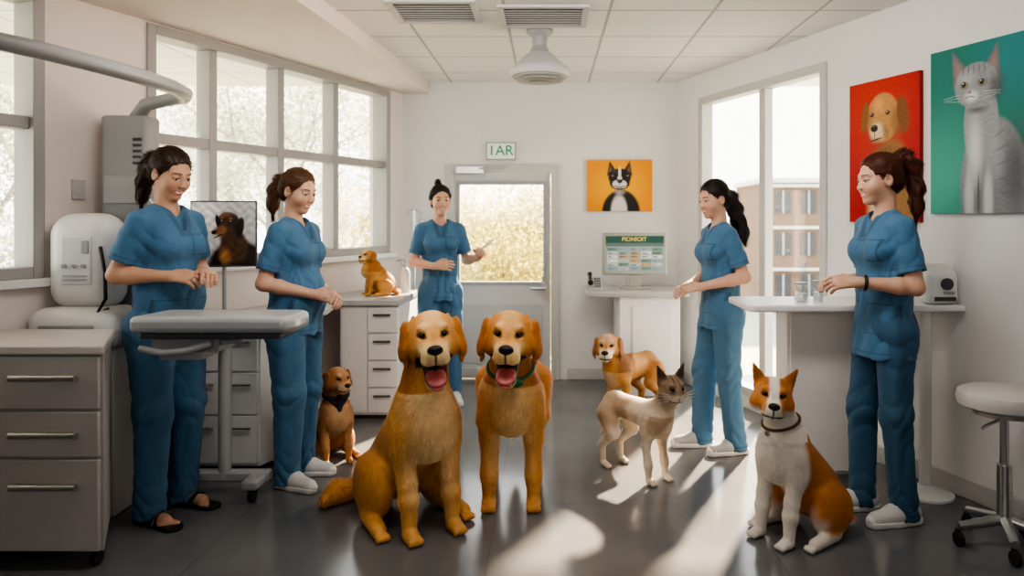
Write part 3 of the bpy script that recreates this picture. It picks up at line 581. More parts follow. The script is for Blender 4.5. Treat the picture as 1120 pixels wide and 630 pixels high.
sx=1.95
st=thing('stool','white padded swivel stool on casters at far right','stool',(sx,3.13,0)); c=(sx,3.13,0)
MB().lathe([(.001,.59),(.15,.59),(.178,.605),(.185,.635),(.178,.66),(.15,.672),(.001,.676)],c,36).build('seat',mVinyl,st)
MB().lathe([(.001,.57),(.13,.57),(.13,.59),(.001,.59)],c,30).build('seat_plate',mSteel,st)
MB().lathe([(.001,.1),(.03,.1),(.03,.35),(.018,.35),(.018,.57),(.001,.57)],c,18).build('pole',mSteel,st)
MB().tube([(sx,3.13,.55),(sx-.10,3.07,.54),(sx-.14,3.05,.53)],.007,8).build('lever',mSteel,st)
for k in range(5):
    a=rad(72*k+250); x,y=sx+.19*math.cos(a),3.13+.19*math.sin(a)
    lg=MB().tube([(sx,3.13,.12),(x,y,.085)],[.024,.018],10).build('leg',mSteel,st); m=MB(); caster(m,x,y,.03); m.build('caster',mRubber,lg)

# ---------------------------------------------------------------- outdoors
struct(MB().box(-60,70,-20,120,-5.2,-5.0).build('ground',M('outdoor_ground',(.36,.38,.28),.9,scale=.3,var=.2)))
mBark=M('pale_bark',(.34,.31,.28),.9,var=.2,scale=5,bump=.4,bscale=30); mLeaf=[leaf_mat('pale_leaf',(.45,.44,.36),.15),leaf_mat('soft_leaf',(.41,.43,.34),.15),leaf_mat('yellow_leaf',(.52,.46,.18),.15)]
def tree(x,y,h,seed,leaf,nl,group,label,z0=-5.0,spr=.72,ls=.0046,sg_=.042):
    r=random.Random(seed); mb=MB(); tips=[]
    def grow(p,d,L,rad_,lev):
        pts=[p]; 
        for i in range(3):
            d=nrm(d+A(r.uniform(-.15,.15),r.uniform(-.15,.15),r.uniform(-.05,.12))); p=p+d*L/3; pts.append(p)
        mb.tube(pts,[rad_,rad_*.88,rad_*.76,rad_*.62],6 if lev else 10)
        if lev>=2: tips.extend(pts[1:])
        if lev<4:
            k0=r.uniform(0,6.28)
            for k in range(3 if lev<3 else 2):
                a=k0+2.1*k+r.uniform(-.4,.4); s=nrm(d*r.uniform(.8,1.3)+A(math.cos(a),math.sin(a),r.uniform(-.1,.4))*.66); q=pts[r.choice([2,3,3])] if lev else pts[r.choice([1,2,3])]+0
                grow(q,s,L*r.uniform(.5,.68)*(spr/.72 if lev==0 else 1),rad_*.55,lev+1)
    grow(A(0,0,0),A(0,0,1),h*.5,h*.014,0)
    T=np.array(tips); mx,my_=T[:,0].mean(),T[:,1].mean()
    root=thing('tree',label,'tree',(x-mx,y-my_,z0),0,group)
    mb.build('trunk',mBark,root,local=True,smooth=60)
    rg=np.random.default_rng(seed); p=T[rg.integers(0,len(T),nl)]+rg.normal(0,h*sg_,(nl,3)); u=rg.normal(0,1,(nl,3)); u/=np.linalg.norm(u,axis=1)[:,None]; w=rg.normal(0,1,(nl,3)); w/=np.linalg.norm(w,axis=1)[:,None]; s=h*ls
    V=np.stack([p-u*s,p+w*s*.7,p+u*s,p-w*s*.7],1).reshape(-1,3); np_obj('foliage',V,np.arange(nl*4).reshape(-1,4),None,None,mLeaf[leaf],root,False)
gL='pale trees outside the left windows'; lL='pale sparse tree outside the left windows'
for i,(x,y,h,lf_) in enumerate(((-7.4,10.4,8.6,0),(-5.2,16.0,9.0,1),(-11.8,16.2,9.4,1),(-9.8,25.5,10,0))): tree(x,y,h,10+i,lf_,20000,gL,lL)
tree(-.85,12.0,7.0,31,2,70000,None,'yellow green tree seen through the glass of the back door',spr=.8,ls=.0048,sg_=.045)
bl=thing('apartment_building','beige apartment block seen through the right window','building',(19,54,-5)); mB=M('building_wall',(.20,.13,.09),.9,var=.06,scale=.3); mBd=M('building_window',(.05,.05,.06),.3)
MB().box(14.9,26,50,58,-5,3.9).build('wall',mB,bl); MB().box(14.7,26.2,49.8,58.2,3.9,4.25).build('roof',mFrameW,bl)
for k in range(3):
    z=-4.5+2.85*k
    MB().box(14.8,26.1,49.75,50.0,z+2.4,z+2.6).build('floor_band',mFrameW,bl)
    for i in range(6):
        x=15.5+1.75*i; w_=MB().box(x,x+1.05,49.93,50.02,z+.6,z+2.15).build('window',mBd,bl)
        MB().box(x+.48,x+.56,49.9,49.95,z+.6,z+2.15).build('mullion',mFrameW,w_)

# ---------------------------------------------------------------- people
def rdg(x): return 1-2*np.abs(np.sin(x))**.7
def wr_top(x,y,z):
    th=np.arctan2(x,y); ax=np.abs(x); tor=sm(.24,.17,ax); low=sm(1.22,.86,z)
    fl=np.sin(9*th+3.5*np.sin(6*z+1.3*th)); ridge=rdg(4.5*th+2.2*np.sin(7*z)+10*z)
    waist=np.exp(-((z-1.06)/.10)**2)*rdg(31*z+2.5*np.sin(5*th)+1*np.sin(11*th))
    slv=sm(.15,.20,ax)*rdg(38*(z+.55*ax)+1.5*np.sin(22*y)+10*y)
    arm=np.exp(-((ax-.15)/.04)**2-((z-1.24)/.07)**2)*rdg(42*(z-.9*ax)+2*np.sin(15*y))
    return (.0044*fl*low+.0030*ridge*(.4+.6*low))*tor+.0034*waist*tor+.0024*slv+.0036*arm
def wr_pants(x,y,z):
    th=np.arctan2(np.abs(x)-.1,y); kn=np.exp(-((z-.47)/.11)**2); an=sm(.30,.06,z); hp=np.exp(-((z-.78)/.10)**2)
    return .0034*np.sin(5*th+2.5*np.sin(5*z)+9*z)+.0026*rdg(2.5*th+5*z+1.5*np.sin(9*z))+.0042*kn*rdg(34*z+2*np.sin(2*th)+10*x)+.0050*an*rdg(38*z+1.6*np.sin(3*th)+8*x)+.0036*hp*rdg(30*(z+.7*np.abs(x))+1.5*np.sin(9*y))
def hand(sd,w,d,n,side,curl,spread=1.):
    w,d=A(*w),nrm(d); n=nrm(A(*n)-d*np.dot(A(*n),d)); t=np.cross(d,n)*side; pts=[w]
    sd.cone(w-d*.01,w+d*.03,.024,.027,k=.012,n=n,sq=.8); sd.cone(w+d*.03+t*.004,w+d*.075,.030,.036,k=.015,n=n,sq=.42)
    for i,L in enumerate((.070,.078,.073,.057)):
        off=(.027-.0185*i)*spread; p=w+d*(.086-.004*abs(i-1.2))+t*off; a=0; q0=w+d*.05+t*off*.8
        sd.cone(q0,p,.009,.0092,k=.008); dd=nrm(d+t*(.10-.065*i)*spread)
        for f,ca in ((.45,.55+.08*i),(.31,.8),(.24,.5)):
            a+=curl*ca; v=math.cos(a)*dd+math.sin(a)*n; sd.cone(p,p+v*L*f,.0088-.0006*(f<.4),.0082-.0008*(f<.4),k=.004); p=p+v*L*f; pts.append(p)
    b=w+d*.025+t*.024; v=nrm(d*.62+t*.62+n*.45); e=b+v*.042; sd.cone(b,e,.0135,.0105,k=.01); v2=nrm(d*.9+t*.12+n*(.35+.3*curl)); sd.cone(e,e+v2*.032,.0102,.008,k=.004); pts+=[e,e+v2*.03,w+d*.09+t*.04,w+d*.09-t*.04]
    P=np.array(pts); return P.min(0)-.03,P.max(0)+.03
def hair_obj(V,Q,tp,tr,hc,base,root,s,nb=26000,wave=0.):
    N=normals(V,Q); T=np.array(tp); best=np.full(len(V),9.); fl=np.zeros_like(V)
    for i in range(len(T)-1):
        d=T[i+1]-T[i]; t=np.clip(((V-T[i])@d)/(d@d),0,1); dist=np.linalg.norm(V-T[i]-t[:,None]*d,axis=1)-(tr[i]+(tr[i+1]-tr[i])*t); m=dist<best; best[m]=dist[m]; fl[m]=nrm(d)
    tail=(best<.006)&(np.linalg.norm(V-hc,axis=1)>.10)
    to=T[0]-V; to/=np.maximum(np.linalg.norm(to,axis=1),1e-6)[:,None]; F_=np.where(tail[:,None],fl+wave*np.stack([np.sin(60*V[:,2]),np.cos(55*V[:,2]+20*V[:,0]),0*V[:,2]],1),to)
    ch=np.modf(np.abs(np.sin(np.floor(V[:,0]*260)*12.9+np.floor(V[:,2]*60)*78.2)*437.5))[0]
    col=np.array(base)*(.7+.5*ch)[:,None]
    ix=rng.integers(0,len(V),nb); P=V[ix]; n=N[ix]; f=F_[ix]+rng.normal(0,.04,(nb,3)); t=f-(f*n).sum(1)[:,None]*n; t/=np.maximum(np.linalg.norm(t,axis=1),1e-6)[:,None]; sd=np.cross(n,t)
    L=rng.uniform(.03,.065,(nb,1)); Rr=np.where(tail[ix],.20,.092)[:,None]; w=rng.uniform(.0005,.0010,(nb,1)); up=rng.uniform(.0006,.0026,(nb,1))*np.where(rng.random((nb,1))<.03,3.,1.)
    c1=P+t*L*.5-n*(L*.5)**2/(2*Rr)+n*up; c2=P+t*L-n*L**2/(2*Rr)+n*up*.5; b0=P-n*.002
    B=np.stack([b0-sd*w,b0+sd*w,c1+sd*w,c1-sd*w,c2],1).reshape(-1,3); bc=np.array(base)*rng.uniform(.55,2.2,(nb,1)); BC=np.repeat(bc,5,0); k=np.arange(nb)*5+len(V)
    np_obj('hair',np.concatenate([V,B])*s,np.concatenate([Q,np.stack([k,k+1,k+2,k+3],1)]),np.stack([k+3,k+2,k+4],1),np.concatenate([col,BC]),mHair,root)
BLUE=(.076,.190,.325)
def person(label,loc,rotz,H,fat,arms,feet,skin,hcol,brow,tail,tr,yaw,pitch,lean=.0,shoe='sneaker',roll=0,blue=BLUE,hem=.80,pants=None,tie=True,wave=0.,shoem=None,pf=1.):
    s=H/1.68; root=thing('person',label,'person',loc,rotz); sk,top,pa,hr=SD(),SD(),SD(),SD()
    f=fat; fa=1+(f-1)*.5; nb=A(0,lean,1.415); hc=nb+A(0,.026+.35*lean,.150); R=Rz(yaw)@Rx(pitch)@Ry(roll); hp=lambda *p: hc+R@A(*p)
    sk.cone((0,0,.93),(0,lean*.6,1.27),.10,.11,k=.05,n=(0,1,0),sq=.72).cone((-.11,lean*.9,1.355),(.11,lean*.9,1.355),.042,.042,k=.05)
    top.cone((0,lean*.75,1.28),(0,lean*.3,1.08),.134*f,.129*f,k=.05,n=(0,1,0),sq=.76).cone((0,lean*.3,1.08),(0,0,.76),.129*f,.164*f,k=.05,n=(0,1,0),sq=.78)
    top.cone((-.105,lean*.9,1.350),(.105,lean*.9,1.350),.047,.047,k=.05).cone((-.05,lean*.9-.005,1.385),(.05,lean*.9-.005,1.385),.038,.038,k=.04)
    for x in (-1,1): top.ell((x*.064,.075*f+lean*.7,1.235),(.066,.056,.066),k=.05)
    if f>1.03: top.ell((0,.045,1.0),(.132*f,.112*f,.14),k=.05)
    pa.ell((0,-.005,.90),(.148*f,.114*f,.125),k=.04)
    for x,(ax,ay,ang) in zip((1,-1),feet):
        hip=A(x*.085,0,.86); an=A(ax,ay,.085); kn=(hip+an)/2+A(x*.005,.025,.02); fd=A(math.sin(ang)*x,math.cos(ang),0)
        sk.chain([hip,kn,an],[.07,.045,.034],k=.03)
        pa.chain([hip,kn,an-A(0,0,.06)],[.096*f*pf,.071*f*pf,.061*(1+.3*(f-1))*pf],k=.035); pa.ell((x*.072,-.045,.85),(.080*f*pf,.074*f*pf,.10),k=.04)
        sk.cone(an-A(0,0,.05)-fd*.025,an-A(0,0,.055)+fd*.12,.030,.026,k=.02); 
        sd=np.cross(fd,A(0,0,1))*x
        for i in range(5): bq=an-A(0,0,.067)+fd*(.13-.006*i)+sd*(-.026+.014*i); sk.cone(bq,bq+fd*(.035-.004*i),.0125-.001*i,.011-.001*i,k=.006)
        o2=an-A(0,0,an[2])
        if shoe=='sneaker':
            S=SD(); S.cone(o2-fd*.035+A(0,0,.05),o2+fd*.06+A(0,0,.05),.041,.041,k=.03).cone(o2+fd*.06+A(0,0,.046),o2+fd*.160+A(0,0,.034),.041,.035,k=.03).cone(o2+A(0,0,.05)-fd*.01,o2+A(0,0,.1)-fd*.01,.044,.043,k=.02)
            S.plane(o2+A(0,0,.022),(0,0,-1)); V,Q=sdf_mesh(S,.006); so=np_obj('shoe',V*s,Q,None,None,shoem or mShoe,root)
            S=SD(); S.cone(o2-fd*.04+A(0,0,.02),o2+fd*.06+A(0,0,.02),.043,.044,k=.02).cone(o2+fd*.06+A(0,0,.02),o2+fd*.165+A(0,0,.02),.044,.038,k=.02).plane(o2,(0,0,-1)).plane(o2+A(0,0,.030),(0,0,1)); V,Q=sdf_mesh(S,.006); np_obj('sole',V*s,Q,None,None,mSole,so)
            S=SD(); S.cone(o2+fd*.165+A(0,0,.030),o2+fd*.175+A(0,0,.028),.036,.030,k=.02).plane(o2+A(0,0,.024),(0,0,-1)); V,Q=sdf_mesh(S,.005); np_obj('toe_cap',V*s,Q,None,None,mSole,so)
            for sd_ in (-1,1):
                m=MB(); 
                for q0 in (.03,.06): q=o2+fd*q0+sd*sd_*.0385; m.tube([(q+A(0,0,.035)-fd*.01)*s,(q+A(0,0,.075)+fd*.02-sd*sd_*.010)*s],.004*s,6)
                m.build('side_stripe',mGreyP,so,local=True)
            m=MB(); 
            for i in range(5): q=o2+fd*(.045+.02*i)+A(0,0,.096-.0105*i); m.tube([(q-sd*.030-A(0,0,.010))*s,(q-sd*.012)*s,(q+sd*.012)*s,(q+sd*.030-A(0,0,.010))*s],.0045*s,6)
            m.build('laces',mWhite if shoem else mGreyP,so,local=True)
        else:
            S=SD(); S.cone(o2-fd*.045+A(0,0,.009),o2+fd*.05+A(0,0,.009),.040,.040,k=.02).cone(o2+fd*.05+A(0,0,.009),o2+fd*.165+A(0,0,.009),.042,.044,k=.02).plane(o2,(0,0,-1)).plane(o2+A(0,0,.016),(0,0,1)); V,Q=sdf_mesh(S,.005); so=np_obj('sandal',V*s,Q,None,None,mBlack,root)
            m=MB(); 
            for q0,hh in ((.085,.055),(.02,.075)): q=o2+fd*q0; m.tube([(q-sd*.046+A(0,0,.014))*s,(q-sd*.034+A(0,0,hh*.8))*s,(q+A(0,0,hh))*s,(q+sd*.034+A(0,0,hh*.8))*s,(q+sd*.046+A(0,0,.014))*s],.011*s,8)
            m.build('strap',mBlack,so,local=True)
    fine=[]; ends=[]
    for x,(el,wrst,hd_,pn,cu) in zip((1,-1),arms):
        sh=A(x*.145,lean*.9,1.345); el=A(*el); wrst=A(*wrst)
        sk.chain([sh,el],[.042*fa,.036*fa],k=.03); d=nrm(wrst-el); sk.chain([el,el+(wrst-el)*.3,wrst],[.034*fa,.036*fa,.0238],k=.02)
        a,b_=hand(sk,wrst,hd_,pn,x,cu); fine.append((a,b_,.003))
        e=sh+(el-sh)*.74; dn=nrm(el-sh); top.cone(sh,e,.051*fa,.056*fa,k=.030,cap=True); top.cone(e-dn*.012,e+dn*.06,.045*fa,.045*fa,k=.004,op='s'); ends.append((e,dn))
    sk.ell(hp(0,-.015,.032),(.071,.090,.083),R,k=.02).ell(hp(0,.020,-.028),(.058,.066,.080),R,k=.035)
    sk.ell(hp(0,.064,-.092),(.019,.018,.016),R,k=.035)
    for x in (-1,1):
        sk.ell(hp(x*.035,.054,-.030),(.023,.023,.024),R,k=.03)
        sk.cone(hp(x*.014,.079,.027),hp(x*.042,.067,.026),.0075,.0065,k=.015)
        sk.ell(hp(x*.031,.093,.005),(.015,.010,.010),R,k=.012,op='s'); sk.ell(hp(x*.031,.0700,.004),(.0155,.0140,.0135),R,k=.004)
        sk.ell(hp(x*.031,.087,.001),(.0138,.011,.0066),R,k=.002,op='s')
        sk.ell(hp(x*.074,-.008,-.008),(.010,.020,.030),R,k=.008); sk.ell(hp(x*.085,-.004,-.004),(.008,.012,.02),R,k=.005,op='s')
        sk.ell(hp(x*.0085,.0930,-.030),(.0072,.008,.0062),R,k=.008)
    sk.cone(hp(0,.081,.012),hp(0,.0965,-.024),.0060,.0085,k=.014)
    sk.cone(hp(-.025,.073,-.0515),hp(0,.0835,-.0555),.0045,.0058,k=.007).cone(hp(.025,.073,-.0515),hp(0,.0835,-.0555),.0045,.0058,k=.007).cone(hp(-.015,.077,-.066),hp(.015,.077,-.066),.0062,.0062,k=.009).ell(hp(0,.081,-.066),(.012,.0065,.0055),R,k=.008)
    sk.cone(hp(-.018,.086,-.0590),hp(.018,.086,-.0590),.0028,.0028,k=.002,op='s')
    sk.cone(hp(0,-.025,-.06),nb+A(0,-.01,-.03),.043,.050,k=.03)
    top.cone(nb+A(0,.005,-.015),nb+A(0,.02,.12),.056,.085,k=.01,op='s'); top.cone(nb+A(0,.08,.02),nb+A(0,.100,-.115),.050,.008,k=.006,op='s')
    top.plane((0,0,hem),(0,0,-1)); pa.plane((0,0,.028),(0,0,-1))
    fine.append((hc-A(.12,.14,.155),hc+A(.12,.14,.14),.0025))
    hr.ell(hp(0,-.018,.035),(.0765,.0955,.0875),R,k=.02).ell(hp(0,-.055,-.02),(.060,.056,.060),R,k=.03).ell(hp(0,.088,-.032),(.085,.078,.110),R,k=.008,op='s')
    tp=[hp(*q) for q in tail]; 
    for i in range(len(tp)-1): hr.cone(tp[i],tp[i+1],tr[i],tr[i+1],k=.02)
    gro=lambda x,y,z: .0014*np.sin(260*x+40*z)+.0012*np.sin(230*y-60*z)
    V,Q=sdf_mesh(sk,.0085,fine); q=(V-hc)@R
    col=np.zeros_like(V)+np.array(skin); hd=(np.abs(q)<A(.1,.14,.13)).all(1)*(V[:,2]>1.4)
    x,y,z=q.T; ax=np.abs(x)
    col=mixc(col,np.array(skin)*A(1.04,.80,.76),hd*np.exp(-((ax-.038)**2+(z+.030)**2)/.00035)*.35*(y>.02))
    col=mixc(col,brow,hd*(y>.05)*sm(.0042,.0018,np.abs(z-(.0285-3.*(ax-.03)**2)))*sm(.050,.044,ax)*sm(.010,.014,ax)*.85)
    col=mixc(col,(.025,.012,.01),hd*(y>.055)*sm(.0026,.0010,np.abs(z-(.0078-9*(ax-.031)**2)))*sm(.0175,.015,np.abs(ax-.031))*.95)
    zl=-.0592+10*ax**2; col=mixc(col,(.52,.17,.155),hd*(y>.055)*sm(.0098,.0078,np.abs(z-zl))*sm(.026,.022,ax)*.85); col=mixc(col,(.88,.86,.82),hd*(y>.055)*sm(.0036,.0024,np.abs(z+.0594-9*ax**2))*sm(.019,.016,ax))
    np_obj('body',V*s,Q,None,col,mSkin,root)
    for x in (-1,1):
        c0=hp(x*.031,.0702,.003); m=MB().sphere((0,0,0),.0128,16,12); V=np.array(m.v); g=R@nrm(A(0,1,-.22 if pitch<-.1 else -.05)); dd=V@g/.0128
        col=np.zeros_like(V)+.78; col=mixc(col,(.07,.03,.015),sm(.80,.85,dd)); col=mixc(col,(.005,)*3,sm(.94,.96,dd)); 
        qd=[f_ for f_ in m.f if len(f_)==4]; tr_=[f_ for f_ in m.f if len(f_)==3]
        np_obj('eye',(V+c0)*s,qd,tr_,col,mEye,root)
    V,Q=sdf_mesh(top,.0055,(),wr_top); col=np.zeros_like(V)+np.array(blue)
    for e,dn in ends:
        t=(V-e)@dn; rr=np.linalg.norm((V-e)-t[:,None]*dn,axis=1); col=mixc(col,np.array(blue)*.62,(rr<.11)*sm(.004,.001,np.abs(t+.022)))
    col=mixc(col,np.array(blue)*.62,sm(.004,.001,np.abs(V[:,2]-hem-.025))*1.)
    px=np.abs(np.abs(V[:,0])-.085); inb=(px<.06)&(V[:,1]>0)&(V[:,2]<1.0)&(V[:,2]>.86); ed=np.minimum(.06-px,np.minimum(1.0-V[:,2],V[:,2]-.86)); col=mixc(col,np.array(blue)*.6,inb*sm(.009,.004,ed))
    inb=(np.abs(V[:,0]+.075)<.045)&(V[:,1]>0)&(V[:,2]<1.29)&(V[:,2]>1.19); ed=np.minimum(.045-np.abs(V[:,0]+.075),np.minimum(1.29-V[:,2],V[:,2]-1.19)); col=mixc(col,np.array(blue)*.6,inb*sm(.008,.004,ed))
    vd=np.abs(V[:,0]); t=np.clip((nb[2]+.02-V[:,2])/.135,0,1); col=mixc(col,np.array(blue)*.7,(V[:,1]>.02)*(V[:,2]>1.28)*sm(.020,.012,np.abs(vd-(.050-.042*t)-.010)))
    np_obj('scrub_top',V*s,Q,None,col,mCloth,root)
    V,Q=sdf_mesh(pa,.0065,(),wr_pants); pc=np.array(pants if pants else blue)*.9; col=np.zeros_like(V)+pc; col=mixc(col,pc*.65,sm(.004,.001,np.abs(V[:,2]-.055))*1.)
    np_obj('scrub_trousers',V*s,Q,None,col,mCloth,root)
    V,Q=sdf_mesh(hr,.005,(),gro); hair_obj(V,Q,tp,tr,hc,hcol,root,s,wave=wave)
    if len(tp)>2 and tie: ht_=MB(); dn=nrm(tp[1]-tp[0]); u=nrm(np.cross(dn,A(1,0,0.01))); w=np.cross(dn,u); cc=tp[0]+dn*.012; ht_.tube([(cc+(tr[0]+.003)*(math.cos(a)*u+math.sin(a)*w))*s for a in np.linspace(0,2*math.pi,17)],.006*s,6); ht_.build('hair_tie',mBlack,root,local=True)
    return root,s,hp
hDark=(.038,.017,.011); hBrown=(.11,.052,.026); hBlack=(.018,.011,.009); hAub=(.088,.026,.014)
sk1=(.62,.36,.245); sk2=(.68,.41,.295); br=(.06,.026,.016)
p1,s1,h1=person('woman in blue scrubs and black sandals standing behind the exam table',(-1.825,3.50,0),rad(-112),1.735,1.07,
  [((.205,-.07,1.11),(.12,.15,1.105),(-.35,.9,.0),(-.6,-.2,-.7),.75),((-.19,-.01,1.11),(-.02,.20,1.12),(.45,.85,-.05),(.2,0,-1),.7)],
  [(.11,.02,.12),(-.10,-.02,.1)],sk1,hDark,br,[(0,-.098,.035),(0,-.135,.03),(0,-.163,-.02),(0,-.168,-.085),(0,-.158,-.15),(0,-.145,-.21)],[.022,.028,.031,.029,.022,.007],rad(-4),rad(-21),.0,'sandal')
m=MB(); m.tube([(h1(*q)*s1) for q in ((-.065,.0,-.13),(-.05,.065,-.17),(-.03,.10,-.24),(-.02,.125,-.33),(0.0,.125,-.36),(.02,.125,-.33),(.035,.10,-.24),(.055,.055,-.17),(.065,-.01,-.13)) ],.0045,8); m.build('stethoscope',mWhiteP,p1,local=True)
p2,s2,h2=person('woman in blue scrubs and white sneakers beside the black bandana dog',(-1.36,3.92,0),rad(-105),1.665,1.07,
  [((.20,-.05,1.08),(.09,.18,1.02),(-.55,.8,-.15),(-.7,-.5,-.4),.8),((-.19,-.02,1.08),(-.02,.20,1.01),(.5,.8,-.1),(.5,-.3,-.8),.8)],
  [(.10,.02,.2),(-.10,-.03,.15)],sk2,hBrown,br,[(0,-.098,.02),(0,-.135,.015),(0,-.160,-.04),(0,-.160,-.11),(0,-.145,-.17)],[.026,.034,.036,.029,.010],rad(-10),rad(-17))
p3,s3,h3=person('smiling woman in blue scrubs facing the camera by the back door',(-.83,5.6,0),rad(194),1.655,.94,
  [((.20,-.01,1.09),(.06,.18,1.07),(-.85,.45,.1),(-.3,-.8,-.3),.6),((-.21,-.03,1.10),(-.27,.17,1.13),(-.25,.75,.55),(.6,.5,-.4),1.0)],
  [(.10,.0,.15),(-.10,.0,.15)],sk2,hBlack,br,[(0,-.085,.085),(0,-.10,.11)],[.042,.032],rad(5),rad(-2))
p4,s4,h4=person('woman in blue scrubs with long wavy black hair beside the right window',(1.05,4.45,0),rad(102),1.635,1.0,
  [((.19,-.02,1.10),(.04,.20,1.03),(-.4,.85,-.2),(-.3,0,-.9),.6),((-.195,-.06,1.09),(-.10,.18,1.03),(.35,.9,-.1),(.7,-.2,-.7),.7)],
  [(.09,.09,.1),(-.09,-.06,.1)],sk2,hBlack,br,[(0,-.07,.0),(0,-.115,-.02),(.0,-.145,-.09),(.01,-.165,-.17),(.0,-.175,-.25),(.01,-.18,-.31)],[.052,.050,.046,.044,.036,.012],rad(12),rad(-13),.02,hem=.77,tie=False,wave=.45,shoem=mShoeG)
p5,s5,h5=person('woman in blue scrubs with auburn ponytail at the high table',(1.58,3.45,0),rad(98),1.705,1.0,
  [((.185,-.03,1.08),(.02,.20,1.10),(-.3,.9,.0),(-.2,0,-.95),.6),((-.195,-.03,1.08),(-.12,.20,1.10),(.25,.95,.02),(.75,0,-.65),.7)],
  [(.09,.05,.12),(-.09,-.05,.12)],sk2,hAub,br,[(0,-.085,.07),(0,-.128,.082),(0,-.165,.04),(0,-.175,-.05),(0,-.17,-.14),(0,-.155,-.21)],[.024,.034,.037,.035,.027,.008],rad(-3),rad(-8),.0,hem=.75,pants=(.052,.135,.235),pf=.90)
wv=A(-.12,.20,1.10)*s5; dv_=nrm(A(.075,.23,.02)); u=nrm(np.cross(dv_,A(0,0,1))); w=np.cross(dv_,u); m=MB(); cc=wv-dv_*.03
m.tube([cc+.031*(math.cos(a)*u+math.sin(a)*w) for a in np.linspace(0,2*math.pi,17)],.008,8); m.build('wristwatch',mBlack,p5,local=True)
def to_world(root,p):
    a=root.rotation_euler[2]; return Rz(a)@A(*p)+A(*root.location)
q=to_world(p3,A(-.285,.25,1.20)*s3)
bb=thing('grooming_brush','small pale grooming brush held by the woman at the back','brush',tuple(q))
MB().tube([q+A(-.05,0,-.035),q+A(0,0,0),q+A(.03,0,.02)],[.008,.008,.009],8).build('handle',mDrawerTop,bb); MB().tube([q+A(.03,0,.02),q+A(.05,0,.04),q+A(.09,0,.07)],[.012,.02,.012],10,.6).build('head',mWhiteP,bb)

